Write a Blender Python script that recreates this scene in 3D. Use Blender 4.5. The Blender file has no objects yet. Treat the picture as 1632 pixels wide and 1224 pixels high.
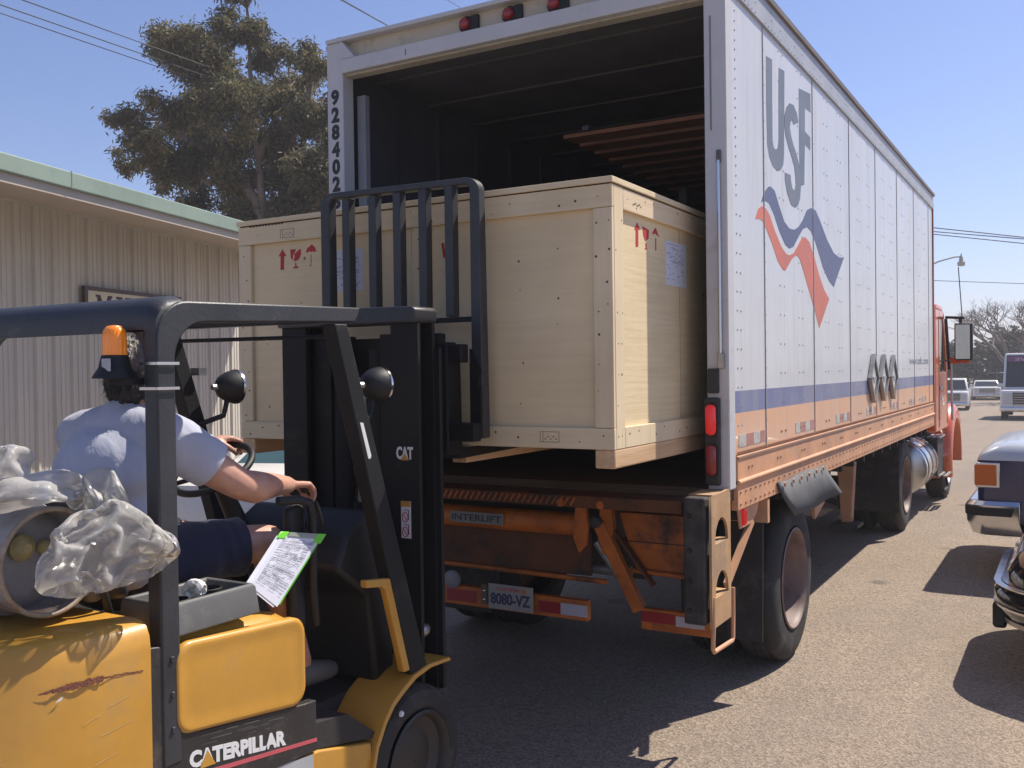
import bpy, bmesh, math, random
from mathutils import Vector, Matrix, noise as mnoise
import numpy as np
random.seed(7)
C = bpy.context.scene.collection
SC = bpy.context.scene

# ---------------------------------------------------------------- camera, sky, sun, exposure
cam_d = bpy.data.cameras.new('camera')
cam = bpy.data.objects.new('camera', cam_d); C.objects.link(cam)
cam_d.sensor_width = 36.0
cam_d.lens = 36.0*1528.6/1632.0
cam_d.clip_start = 0.05
cam_d.clip_end = 2000
Rc = ((0.86212, 0.50652, -0.01340), (-0.00481, -0.01826, -0.99982), (-0.50667, 0.86204, -0.01331))
_r, _d, _f = (Vector(v) for v in Rc)
_u = -_d; _b = -_f
cam.matrix_world = Matrix(((_r.x, _u.x, _b.x, 0), (_r.y, _u.y, _b.y, 0), (_r.z, _u.z, _b.z, 1.8), (0, 0, 0, 1)))
SC.camera = cam

SUN_DIR = Vector((0.345, 0.665, 1.0)).normalized()          # towards the sun
world = bpy.data.worlds.new('World'); SC.world = world
world.use_nodes = True
wn = world.node_tree
bg = wn.nodes['Background']
sky = wn.nodes.new('ShaderNodeTexSky')
sky.sky_type = 'NISHITA'; sky.sun_disc = False
sky.sun_elevation = math.asin(SUN_DIR.z)
sky.sun_rotation = math.atan2(SUN_DIR.x, SUN_DIR.y)
sky.altitude = 20; sky.air_density = 1.0; sky.dust_density = 0.55; sky.ozone_density = 5.0
tint = wn.nodes.new('ShaderNodeMix'); tint.data_type = 'RGBA'; tint.blend_type = 'MULTIPLY'; tint.inputs[0].default_value = 1.0
tint.inputs[7].default_value = (1.05, .96, 1.09, 1)
wn.links.new(sky.outputs[0], tint.inputs[6]); wn.links.new(tint.outputs[2], bg.inputs[0])
bg.inputs[1].default_value = 0.098
sun_d = bpy.data.lights.new('sun', 'SUN'); sun = bpy.data.objects.new('sun', sun_d); C.objects.link(sun)
sun_d.energy = 5.0; sun_d.angle = math.radians(0.55); sun_d.color = (1.0, 0.925, 0.81)
sun.rotation_euler = (-SUN_DIR).to_track_quat('-Z', 'Y').to_euler()
sun.location = (3, 7, 30)
SC.view_settings.view_transform = 'Standard'
SC.view_settings.look = 'None'
SC.view_settings.gamma = 1.0
SC.view_settings.use_curve_mapping = False
SC.view_settings.exposure = 0.45
SC.render.engine = 'CYCLES'
SC.cycles.max_bounces = 8
SC.cycles.diffuse_bounces = 5
SC.cycles.use_denoising = True
SC.cycles.sample_clamp_indirect = 6

# ---------------------------------------------------------------- helpers
ORIG = {}

def tag(o, label=None, cat=None, group=None, kind=None):
    if label: o['label'] = label
    if cat: o['category'] = cat
    if group: o['group'] = group
    if kind: o['kind'] = kind
    return o

def thing(name, label, cat, loc=(0, 0, 0), rotz=0.0, group=None, world=True):
    """an empty at the thing's base; world=True: its parts are given in world coordinates"""
    o = bpy.data.objects.new(name, None); C.objects.link(o)
    o.location = loc; o.rotation_euler = (0, 0, rotz); o.empty_display_size = 0.1
    ORIG[o] = Vector(loc) if world else Vector((0, 0, 0))
    return tag(o, label, cat, group)

def link_mesh(name, me, mats, parent=None, smooth=None, bevel=0.0, seg=2):
    o = bpy.data.objects.new(name, me); C.objects.link(o)
    if not isinstance(mats, (list, tuple)): mats = [mats]
    if len(me.materials) == 0:
        for m in mats: me.materials.append(m)
    if parent is not None:
        o.parent = parent; ORIG[o] = ORIG[parent]
        if ORIG[o].length > 0: me.transform(Matrix.Translation(-ORIG[o]))
    else:
        ORIG[o] = Vector((0, 0, 0))
    if smooth is not None:
        me.polygons.foreach_set('use_smooth', [True]*len(me.polygons))
        if smooth < 179: me.set_sharp_from_angle(angle=math.radians(smooth))
    if bevel > 0:
        b = o.modifiers.new('edge', 'BEVEL'); b.width = bevel; b.segments = seg; b.limit_method = 'ANGLE'; b.angle_limit = math.radians(35)
        b.harden_normals = False
        if smooth is None:
            me.polygons.foreach_set('use_smooth', [True]*len(me.polygons)); me.set_sharp_from_angle(angle=math.radians(50))
    return o

class MB:
    def __init__(s): s.v = []; s.f = []; s.m = []; s.mi = 0
    def add(s, vs, fs):
        n = len(s.v); s.v += [tuple(p) for p in vs]
        for f in fs: s.f.append(tuple(i+n for i in f)); s.m.append(s.mi)
        return s
    def box(s, x0, x1, y0, y1, z0, z1):
        return s.add([(x0,y0,z0),(x1,y0,z0),(x1,y1,z0),(x0,y1,z0),(x0,y0,z1),(x1,y0,z1),(x1,y1,z1),(x0,y1,z1)],
            [(0,3,2,1),(4,5,6,7),(0,1,5,4),(1,2,6,5),(2,3,7,6),(3,0,4,7)])
    def bar(s, p, q, w, h, up=(0,0,1)):
        """square bar from p to q: w across, h along 'up'"""
        p = Vector(p); q = Vector(q); d = (q-p).normalized(); u = Vector(up)
        sd = d.cross(u)
        if sd.length < 1e-4: sd = d.cross(Vector((1,0,0)))
        sd.normalize(); u = sd.cross(d).normalized()
        a = sd*(w/2); b = u*(h/2)
        vs = [p-a-b, p+a-b, p+a+b, p-a+b, q-a-b, q+a-b, q+a+b, q-a+b]
        return s.add(vs, [(0,1,2,3),(7,6,5,4),(0,4,5,1),(1,5,6,2),(2,6,7,3),(3,7,4,0)])
    def prism(s, poly, ax, a0, a1):
        n = len(poly)
        def mk(p, a):
            return (a, p[0], p[1]) if ax == 'x' else ((p[0], a, p[1]) if ax == 'y' else (p[0], p[1], a))
        vs = [mk(p, a0) for p in poly]+[mk(p, a1) for p in poly]
        area = sum(poly[i][0]*poly[(i+1) % n][1]-poly[(i+1) % n][0]*poly[i][1] for i in range(n))
        flip = (area < 0) ^ (ax == 'y') ^ (a1 < a0)
        f0 = tuple(range(n)); f1 = tuple(range(n, 2*n))
        fs = [f0[::-1], f1]+[(i, (i+1) % n, n+(i+1) % n, n+i) for i in range(n)]
        if flip: fs = [f[::-1] for f in fs]
        return s.add(vs, fs)
    def loft(s, rings, caps=True, closed=True):
        n = len(rings[0]); vs = [p for r in rings for p in r]; fs = []
        for k in range(len(rings)-1):
            for i in range(n if closed else n-1):
                j = (i+1) % n
                fs.append((k*n+i, k*n+j, (k+1)*n+j, (k+1)*n+i))
        if caps:
            fs.append(tuple(range(n))[::-1]); fs.append(tuple((len(rings)-1)*n+i for i in range(n)))
        return s.add(vs, fs)
    def tube(s, pts, r, n=10, caps=True, square=None):
        pts = [Vector(p) for p in pts]; rs = r if isinstance(r, (list, tuple)) else [r]*len(pts)
        rings = []; prev = None
        for i, p in enumerate(pts):
            d = (pts[min(i+1, len(pts)-1)]-pts[max(i-1, 0)]).normalized()
            if prev is None:
                a = Vector((0,0,1)) if abs(d.z) < .9 else Vector((1,0,0))
                u = (a-d*a.dot(d)).normalized()
            else:
                u = (prev-d*prev.dot(d)).normalized()
            prev = u; w = d.cross(u)
            if square:
                hw, hh = square
                ring = [p+w*(sx*hw)+u*(sy*hh) for sx, sy in ((-1,-1),(1,-1),(1,1),(-1,1))]
            else:
                ring = [p+(u*math.cos(2*math.pi*k/n)+w*math.sin(2*math.pi*k/n))*rs[i] for k in range(n)]
            rings.append([tuple(q) for q in ring])
        return s.loft(rings, caps)
    def lathe(s, prof, c, ax='x', n=24, sgn=1, caps=False):
        """prof: (offset along the axis, radius)"""
        rings = []
        for a, r in prof:
            ring = []
            for k in range(n):
                t = 2*math.pi*k/n; y, z = r*math.cos(t), r*math.sin(t)
                if ax == 'x': ring.append((c[0]+sgn*a, c[1]+y, c[2]+z))
                elif ax == 'y': ring.append((c[0]+z, c[1]+sgn*a, c[2]+y))
                else: ring.append((c[0]+y, c[1]+z, c[2]+sgn*a))
            rings.append(ring)
        if sgn < 0: rings = rings[::-1]
        return s.loft(rings, caps)
    def ell(s, c, rad, n=16, m=10, rot=None):
        c = Vector(c); rings = []
        for j in range(m+1):
            t = math.pi*j/m; t = min(max(t, .02), math.pi-.02)
            ring = []
            for k in range(n):
                p = 2*math.pi*k/n
                q = Vector((rad[0]*math.sin(t)*math.cos(p), rad[1]*math.sin(t)*math.sin(p), -rad[2]*math.cos(t)))
                if rot: q = rot @ q
                ring.append(tuple(c+q))
            rings.append(ring)
        return s.loft(rings, True)
    def limb(s, pts, rs, n=12):
        """capsule chain with rounded ends"""
        pts = [Vector(p) for p in pts]
        d0 = (pts[0]-pts[1]).normalized(); d1 = (pts[-1]-pts[-2]).normalized()
        P = [pts[0]+d0*rs[0]*.95, pts[0]+d0*rs[0]*.6]+pts+[pts[-1]+d1*rs[-1]*.6, pts[-1]+d1*rs[-1]*.95]
        Q = [rs[0]*.3, rs[0]*.8]+list(rs)+[rs[-1]*.8, rs[-1]*.3]
        return s.tube(P, Q, n)
    def mesh(s, name):
        me = bpy.data.meshes.new(name); me.from_pydata(s.v, [], s.f); me.update(); return me
    def build(s, name, mats, parent=None, smooth=None, bevel=0.0, seg=2):
        me = s.mesh(name)
        o = link_mesh(name, me, mats, parent, smooth, bevel, seg)
        if isinstance(mats, (list, tuple)) and len(mats) > 1: me.polygons.foreach_set('material_index', s.m)
        return o

def box(name, b, mat, parent=None, bevel=0.0, **k):
    return MB().box(*b).build(name, mat, parent, bevel=bevel, **k)

def chain_copy(o, parent=None):
    c = o.copy(); C.objects.link(c)
    if parent is not None: c.parent = parent
    ORIG[c] = ORIG.get(o, Vector((0,0,0)))
    for ch in list(o.children): chain_copy(ch, c)
    return c

def eval_mesh(o, keep=False):
    dg = bpy.context.evaluated_depsgraph_get(); dg.update()
    me = bpy.data.meshes.new_from_object(o.evaluated_get(dg), depsgraph=dg)
    if not keep: bpy.data.objects.remove(o)
    return me

PLANES = {'right': Matrix(((0,0,1),(1,0,0),(0,1,0))), 'rear': Matrix(((1,0,0),(0,0,-1),(0,1,0))), 'top': Matrix.Identity(3)}

def text(name, s, org, w, h, plane, mat, parent=None, bold=0.0, depth=0.001, shear=0.0, M=None, spacing=1.0):
    """lettering laid out in a w x h rectangle with its lower left corner at org"""
    cu = bpy.data.curves.new('lettering', 'FONT'); cu.body = s; cu.size = 1.0; cu.offset = bold; cu.extrude = 0.0005; cu.shear = shear
    cu.resolution_u = 3; cu.space_character = spacing
    t = bpy.data.objects.new('lettering', cu); C.objects.link(t)
    me = eval_mesh(t)
    n = len(me.vertices); co = np.zeros(n*3); me.vertices.foreach_get('co', co); co = co.reshape(-1, 3)
    lo, hi = co.min(0), co.max(0)
    co[:, 0] = (co[:, 0]-lo[0])/(hi[0]-lo[0])*w; co[:, 1] = (co[:, 1]-lo[1])/(hi[1]-lo[1])*h
    co[:, 2] = np.where(co[:, 2] > 0, depth, -0.0008)
    Mx = np.array(M if M is not None else PLANES[plane])
    co = co @ Mx.T + np.array(org)
    me.vertices.foreach_set('co', co.ravel()); me.update(); me.materials.clear(); me.name = name
    return link_mesh(name, me, mat, parent)

def flat(name, poly, ax, a, mat, parent=None, t=0.0012):
    """a flat outline (paint, sticker, paper) with a hair of thickness"""
    return MB().prism(poly, ax, a, a+t).build(name, mat, parent)

# ---------------------------------------------------------------- materials
MATS = {}
def M(name, col, rough=.5, metal=0.0, var=.12, vs=3.0, bump=0.0, bs=60.0, dirt=None, coat=0.0, spec=.5, stretch=None):
    if name in MATS: return MATS[name]
    m = bpy.data.materials.new(name); m.use_nodes = True; nt = m.node_tree; N = nt.nodes; L = nt.links
    p = N['Principled BSDF']
    p.inputs['Roughness'].default_value = rough; p.inputs['Metallic'].default_value = metal
    p.inputs['Coat Weight'].default_value = coat; p.inputs['Coat Roughness'].default_value = .08
    p.inputs['Specular IOR Level'].default_value = spec
    tc = N.new('ShaderNodeTexCoord'); src = tc.outputs['Object']
    if stretch:
        mp = N.new('ShaderNodeMapping'); mp.inputs['Scale'].default_value = stretch; L.new(src, mp.inputs[0]); src = mp.outputs[0]
    n1 = N.new('ShaderNodeTexNoise'); n1.inputs['Scale'].default_value = vs; n1.inputs['Detail'].default_value = 6; n1.inputs['Roughness'].default_value = .65
    L.new(src, n1.inputs['Vector'])
    mr = N.new('ShaderNodeMapRange'); mr.inputs[1].default_value = .3; mr.inputs[2].default_value = .7
    mr.inputs[3].default_value = 1-var; mr.inputs[4].default_value = 1+var*.6
    L.new(n1.outputs[0], mr.inputs[0])
    mx = N.new('ShaderNodeMix'); mx.data_type = 'RGBA'; mx.blend_type = 'MULTIPLY'; mx.inputs[0].default_value = 1
    mx.inputs[6].default_value = (*col, 1); L.new(mr.outputs[0], mx.inputs[7]); out = mx.outputs[2]
    if dirt:
        dc, amt, ds, lo = dirt
        n2 = N.new('ShaderNodeTexNoise'); n2.inputs['Scale'].default_value = ds; n2.inputs['Detail'].default_value = 8; n2.inputs['Roughness'].default_value = .7
        L.new(src, n2.inputs['Vector'])
        r2 = N.new('ShaderNodeMapRange'); r2.inputs[1].default_value = lo; r2.inputs[2].default_value = lo+.18; r2.inputs[3].default_value = 0; r2.inputs[4].default_value = amt
        L.new(n2.outputs[0], r2.inputs[0])
        m2 = N.new('ShaderNodeMix'); m2.data_type = 'RGBA'; L.new(r2.outputs[0], m2.inputs[0]); L.new(out, m2.inputs[6]); m2.inputs[7].default_value = (*dc, 1); out = m2.outputs[2]
    L.new(out, p.inputs['Base Color'])
    rr = N.new('ShaderNodeMapRange'); rr.inputs[3].default_value = max(0.02, rough-.08); rr.inputs[4].default_value = min(1, rough+.1)
    L.new(n1.outputs[0], rr.inputs[0]); L.new(rr.outputs[0], p.inputs['Roughness'])
    if bump:
        n3 = N.new('ShaderNodeTexNoise'); n3.inputs['Scale'].default_value = bs; n3.inputs['Detail'].default_value = 4
        L.new(src, n3.inputs['Vector'])
        b = N.new('ShaderNodeBump'); b.inputs['Strength'].default_value = bump; b.inputs['Distance'].default_value = .01
        L.new(n3.outputs[0], b.inputs['Height']); L.new(b.outputs[0], p.inputs['Normal'])
    MATS[name] = m
    return m

def wood(name, light, dark, knots=True, grain=(1.5, 22, 30), rough=.6, kscale=5.0, kcol=(.09, .05, .025), kr=.035):
    m = bpy.data.materials.new(name); m.use_nodes = True; nt = m.node_tree; N = nt.nodes; L = nt.links
    p = N['Principled BSDF']; p.inputs['Roughness'].default_value = rough; p.inputs['Specular IOR Level'].default_value = .25
    tc = N.new('ShaderNodeTexCoord'); mp = N.new('ShaderNodeMapping'); mp.inputs['Scale'].default_value = grain; L.new(tc.outputs['Object'], mp.inputs[0])
    n1 = N.new('ShaderNodeTexNoise'); n1.inputs['Scale'].default_value = 1.6; n1.inputs['Detail'].default_value = 7; n1.inputs['Roughness'].default_value = .7; n1.inputs['Distortion'].default_value = .5
    L.new(mp.outputs[0], n1.inputs['Vector'])
    cr = N.new('ShaderNodeValToRGB'); cr.color_ramp.elements[0].position = .3; cr.color_ramp.elements[0].color = (*dark, 1)
    cr.color_ramp.elements[1].position = .62; cr.color_ramp.elements[1].color = (*light, 1)
    L.new(n1.outputs[0], cr.inputs[0]); out = cr.outputs[0]
    n2 = N.new('ShaderNodeTexNoise'); n2.inputs['Scale'].default_value = 1.7; n2.inputs['Detail'].default_value = 3; L.new(tc.outputs['Object'], n2.inputs['Vector'])
    r2 = N.new('ShaderNodeMapRange'); r2.inputs[1].default_value = .35; r2.inputs[2].default_value = .7; r2.inputs[3].default_value = .86; r2.inputs[4].default_value = 1.06; L.new(n2.outputs[0], r2.inputs[0])
    mx = N.new('ShaderNodeMix'); mx.data_type = 'RGBA'; mx.blend_type = 'MULTIPLY'; mx.inputs[0].default_value = 1; L.new(out, mx.inputs[6]); L.new(r2.outputs[0], mx.inputs[7]); out = mx.outputs[2]
    if knots:
        vo = N.new('ShaderNodeTexVoronoi'); vo.inputs['Scale'].default_value = kscale; L.new(tc.outputs['Object'], vo.inputs['Vector'])
        kk = N.new('ShaderNodeMapRange'); kk.inputs[1].default_value = kr*kscale*.55; kk.inputs[2].default_value = kr*kscale; kk.inputs[3].default_value = .85; kk.inputs[4].default_value = 0; L.new(vo.outputs['Distance'], kk.inputs[0])
        sep = N.new('ShaderNodeSeparateColor'); L.new(vo.outputs['Color'], sep.inputs[0])
        gt = N.new('ShaderNodeMath'); gt.operation = 'GREATER_THAN'; gt.inputs[1].default_value = .35; L.new(sep.outputs[0], gt.inputs[0])
        mu = N.new('ShaderNodeMath'); mu.operation = 'MULTIPLY'; L.new(kk.outputs[0], mu.inputs[0]); L.new(gt.outputs[0], mu.inputs[1])
        m2 = N.new('ShaderNodeMix'); m2.data_type = 'RGBA'; L.new(mu.outputs[0], m2.inputs[0]); L.new(out, m2.inputs[6]); m2.inputs[7].default_value = (*kcol, 1); out = m2.outputs[2]
    L.new(out, p.inputs['Base Color'])
    b = N.new('ShaderNodeBump'); b.inputs['Strength'].default_value = .25; b.inputs['Distance'].default_value = .004; L.new(n1.outputs[0], b.inputs['Height']); L.new(b.outputs[0], p.inputs['Normal'])
    return m

def glass(name, col=(.03, .04, .045), rough=.03, alpha=.82):
    m = bpy.data.materials.new(name); m.use_nodes = True; N = m.node_tree.nodes; L = m.node_tree.links
    p = N['Principled BSDF']; p.inputs['Base Color'].default_value = (*col, 1); p.inputs['Roughness'].default_value = rough
    p.inputs['Specular IOR Level'].default_value = .7; p.inputs['Alpha'].default_value = alpha
    return m

def lens(name, col, emit=0.0, rough=.15):
    m = bpy.data.materials.new(name); m.use_nodes = True; N = m.node_tree.nodes; L = m.node_tree.links
    p = N['Principled BSDF']; p.inputs['Base Color'].default_value = (*col, 1); p.inputs['Roughness'].default_value = rough
    p.inputs['Subsurface Weight'].default_value = .35; p.inputs['Subsurface Radius'].default_value = (.05, .02, .01); p.inputs['Coat Weight'].default_value = .6
    w = N.new('ShaderNodeTexWave'); w.inputs['Scale'].default_value = 60; w.inputs['Distortion'].default_value = 0
    tc = N.new('ShaderNodeTexCoord'); L.new(tc.outputs['Object'], w.inputs[0])
    b = N.new('ShaderNodeBump'); b.inputs['Strength'].default_value = .35; b.inputs['Distance'].default_value = .004
    L.new(w.outputs[1], b.inputs['Height']); L.new(b.outputs[0], p.inputs['Normal'])
    if emit:
        p.inputs['Emission Color'].default_value = (*col, 1); p.inputs['Emission Strength'].default_value = emit
    return m

steel = M('black_steel', (.011, .0112, .0125), .6, spec=.3, var=.3, vs=6, bump=.15, bs=90, dirt=((.09, .08, .07), .5, 3.5, .6))
steel2 = M('dusty_dark_steel', (.036, .037, .042), .45, var=.35, vs=4, bump=.12, bs=60, dirt=((.15, .13, .115), .7, 6, .60))
blackp = M('black_plastic', (.010, .010, .011), .55, var=.2, bump=.1, bs=200)
rubber = M('tyre_rubber', (.028, .027, .027), .8, var=.3, vs=8, dirt=((.12, .105, .09), .6, 5, .5), bump=.2, bs=80)
rubber2 = M('grey_rubber', (.10, .10, .10), .75, var=.2, vs=9, dirt=((.2, .18, .16), .5, 5, .52))
yellow = M('yellow_paint', (.57, .29, .042), .38, var=.16, vs=2.2, bump=.07, bs=22, dirt=((.36, .24, .11), .55, 4.5, .55), coat=.2)
chrome = M('chrome', (.62, .62, .64), .16, metal=1.0, var=.08)
dullmetal = M('dull_metal', (.42, .41, .40), .4, metal=.9, var=.2, vs=10)
white_print = M('white_print', (.72, .72, .72), .5, var=.06)
red_print = M('red_print', (.5, .02, .04), .6, var=.1, vs=30)
# ---------------------------------------------------------------- the ground
def asphalt():
    m = bpy.data.materials.new('worn_asphalt'); m.use_nodes = True; N = m.node_tree.nodes; L = m.node_tree.links
    p = N['Principled BSDF']; p.inputs['Roughness'].default_value = .9; p.inputs['Specular IOR Level'].default_value = .25
    tc = N.new('ShaderNodeTexCoord'); V = tc.outputs['Object']
    def noise(sc, det=4, rough=.6):
        n = N.new('ShaderNodeTexNoise'); n.inputs['Scale'].default_value = sc; n.inputs['Detail'].default_value = det; n.inputs['Roughness'].default_value = rough; L.new(V, n.inputs['Vector']); return n.outputs[0]
    def rng(x, a, b, c, d):
        r = N.new('ShaderNodeMapRange'); r.inputs[1].default_value = a; r.inputs[2].default_value = b; r.inputs[3].default_value = c; r.inputs[4].default_value = d; L.new(x, r.inputs[0]); return r.outputs[0]
    def mix(fac, a, b, mode='MIX'):
        x = N.new('ShaderNodeMix'); x.data_type = 'RGBA'; x.blend_type = mode
        for i, v in ((0, fac), (6, a), (7, b)):
            if isinstance(v, (int, float)): x.inputs[i].default_value = v
            elif isinstance(v, tuple): x.inputs[i].default_value = (*v, 1)
            else: L.new(v, x.inputs[i])
        return x.outputs[2]
    vo = N.new('ShaderNodeTexVoronoi'); vo.inputs['Scale'].default_value = 85; L.new(V, vo.inputs['Vector'])
    sep = N.new('ShaderNodeSeparateColor'); L.new(vo.outputs['Color'], sep.inputs[0])
    stone = rng(sep.outputs[0], 0, 1, .55, 1.5)
    base = mix(1.0, (.305, .235, .175), stone, 'MULTIPLY')
    base = mix(rng(noise(220, 2), .42, .58, 0, .55), base, (.10, .082, .066))
    base = mix(rng(noise(.55, 6, .7), .45, .7, 0, .32), base, (.13, .11, .09))
    base = mix(rng(noise(2.3, 5, .7), .5, .72, 0, .25), base, (.30, .25, .20))
    base = mix(rng(noise(.9, 7, .75), .63, .70, 0, .5), base, (.045, .04, .037))
    mp = N.new('ShaderNodeMapping'); mp.inputs['Scale'].default_value = (1.6, .10, 1); L.new(V, mp.inputs[0])
    tk_ = N.new('ShaderNodeTexNoise'); tk_.inputs['Scale'].default_value = 1.0; tk_.inputs['Detail'].default_value = 5; L.new(mp.outputs[0], tk_.inputs['Vector'])
    base = mix(rng(tk_.outputs[0], .50, .66, 0, .30), base, (.15, .12, .10))
    vo2 = N.new('ShaderNodeTexVoronoi'); vo2.inputs['Scale'].default_value = 1.1; L.new(V, vo2.inputs['Vector'])
    base = mix(rng(vo2.outputs['Distance'], .05, .12, .55, 0), base, (.055, .047, .043))
    base = mix(rng(noise(420, 1), .60, .66, 0, .7), base, (.55, .50, .44))
    L.new(base, p.inputs['Base Color'])
    b = N.new('ShaderNodeBump'); b.inputs['Strength'].default_value = .7; b.inputs['Distance'].default_value = .006
    L.new(vo.outputs['Distance'], b.inputs['Height']); L.new(b.outputs[0], p.inputs['Normal'])
    return m
GP = [(-250, 0), (18, 0), (24, -.06), (32, -.22), (42, -.42), (52, -.56), (64, -.64), (80, -.66), (600, -.66)]
def gz(y):
    for (a, za), (b, zb) in zip(GP, GP[1:]):
        if a <= y <= b: return za+(zb-za)*(y-a)/(b-a)
    return 0
gm = MB()
for (a, za), (b, zb) in zip(GP, GP[1:]): gm.add([(-400,a,za),(400,a,za),(400,b,zb),(-400,b,zb)], [(0,1,2,3)])
g = gm.build('asphalt_ground', asphalt())
tag(g, 'sunlit worn grey brown asphalt of the yard', kind='structure')
# cracks and the concrete seam crossing the driveway
sm = M('crack_filler', (.10, .085, .07), .9)
for y0, ya in ((13.1, .05),):
    pts = [(-1.0+i*.55, y0+ya*i*.1+random.uniform(-.05, .05)) for i in range(26)]
    mb = MB()
    for (a, b), (c, d) in zip(pts, pts[1:]): mb.add([(a, b-.012, .004), (c, d-.012, .004), (c, d+.012, .004), (a, b+.012, .004)], [(0,1,2,3)])
    o = mb.build('asphalt_crack', sm); tag(o, kind='structure')

# ---------------------------------------------------------------- metal building on the left
ang = math.radians(16.2)
BU = Vector((-math.sin(ang), math.cos(ang), 0)); BN = Vector((math.cos(ang), math.sin(ang), 0))
bld = thing('metal_building', 'tan ribbed metal building with pale green roof edge', 'building', (-10.6, 9.0, 0))
def bp(u, n, z): q = BU*u+BN*n; return (q.x, q.y, z)
def bbox(mb, u0, u1, n0, n1, z0, z1):
    return mb.add([bp(u0,n0,z0),bp(u1,n0,z0),bp(u1,n1,z0),bp(u0,n1,z0),bp(u0,n0,z1),bp(u1,n0,z1),bp(u1,n1,z1),bp(u0,n1,z1)],
        [(0,3,2,1),(4,5,6,7),(0,1,5,4),(1,2,6,5),(2,3,7,6),(3,0,4,7)])
wallm = M('tan_wall_sheet', (.53, .495, .425), .55, var=.14, vs=1.4, dirt=((.33, .30, .27), .45, 2.5, .55), stretch=(1, 1, .25))
soffm = M('beige_soffit', (.42, .36, .30), .6, var=.1)
greenm = M('pale_green_trim', (.21, .275, .225), .55, var=.16, vs=2, dirt=((.20, .22, .19), .5, 4, .54))
roofm = M('roof_sheet', (.45, .45, .43), .5)
NW = -8.1; U0, U1 = 3.0, 14.2; ZW = 3.80
def prof():
    """one ribbed sheet, 0.914 m wide: three major ribs, each with two small ones between"""
    out = []
    for k in range(3):
        b = k*.305
        out += [(b+.0, .0), (b+.018, .032), (b+.052, .032), (b+.07, .0), (b+.135, 0), (b+.142, .009), (b+.158, .009), (b+.165, 0), (b+.212, 0), (b+.219, .009), (b+.235, .009), (b+.242, 0)]
    out.append((.914, 0)); return out
u = U0
while u < U1-.05:
    mb = MB(); P = [(min(u+a, U1), NW+d) for a, d in prof()]
    vs = [bp(a, d, .06) for a, d in P]+[bp(a, d, ZW) for a, d in P]; n = len(P)
    mb.add(vs, [(i, i+1, n+i+1, n+i) for i in range(n-1)])
    mb.build('wall_sheet', wallm, bld, smooth=20)
    u += .9155
mb = MB()
bbox(mb, U0, U1-.02, NW-12, NW-.05, .0, ZW-.05); mb.build('wall', wallm, bld)
mb = MB(); bbox(mb, U0, U1, NW-.05, NW+.05, 0, .06); mb.build('concrete_footing', M('concrete', (.3, .28, .26), .8, bump=.2), bld)
# sloping soffit, beige board, green fascia, roof
E0, E1 = 2.2, 14.5
mb = MB(); mb.add([bp(E0,NW+.0,ZW),bp(E1,NW,ZW),bp(E1,-6.66,3.60),bp(E0,-6.66,3.60),bp(E0,NW,ZW+.03),bp(E1,NW,ZW+.03),bp(E1,-6.66,3.63),bp(E0,-6.66,3.63)],
    [(0,1,2,3),(7,6,5,4),(0,4,5,1),(1,5,6,2),(2,6,7,3),(3,7,4,0)]); mb.build('soffit', soffm, bld)
mb = MB(); bbox(mb, E0, E1, -6.66, -6.62, 3.585, 3.685); mb.build('eave_board', soffm, bld)
mb = MB(); bbox(mb, E0, E1, -6.655, -6.575, 3.675, 3.845); mb.build('fascia', greenm, bld, bevel=.012)
for k in range(3): mb = MB(); bbox(mb, E0+1.7+k*4.3, E0+1.712+k*4.3, -6.58, -6.572, 3.672, 3.848); mb.build('fascia_joint', M('joint_dark', (.16, .19, .165), .7), bld)
mb = MB(); mb.add([bp(E0,-6.66,3.83),bp(E1,-6.66,3.83),bp(E1,NW-6,4.6),bp(E0,NW-6,4.6),bp(E1,NW-12.4,3.83),bp(E0,NW-12.4,3.83),bp(E0,-6.66,3.79),bp(E1,-6.66,3.79),bp(E1,NW-12.4,3.79),bp(E0,NW-12.4,3.79)],
    [(0,1,2,3),(3,2,4,5),(6,9,8,7),(1,7,8,4,2),(0,3,5,9,6)]); mb.build('roof', roofm, bld)
mb = MB()
for k in range(36): bbox(mb, U0+.1+k*.305, U0+.112+k*.305, NW+.032, NW+.037, 3.3, 3.312)
o = mb.build('screw', dullmetal, bld); tag(o, kind='stuff')
# the sign on the wall
sg = thing('shop_sign', 'cream sign with dark serif letters and dark frame on the ribbed wall', 'sign', bp(10.1, NW+.05, 2.4))
mb = MB(); bbox(mb, 10.26, 12.2, NW+.034, NW+.07, 2.46, 2.88); mb.build('board', M('cream_board', (.62, .55, .37), .5, var=.08), sg)
frm = M('sign_frame', (.06, .035, .03), .5)
for a in ((10.2, 12.26, 2.88, 2.93), (10.2, 12.26, 2.41, 2.46), (10.2, 10.26, 2.46, 2.88), (12.2, 12.26, 2.46, 2.88)):
    mb = MB(); bbox(mb, a[0], a[1], NW+.034, NW+.085, a[2], a[3]); mb.build('frame', frm, sg)
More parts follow.
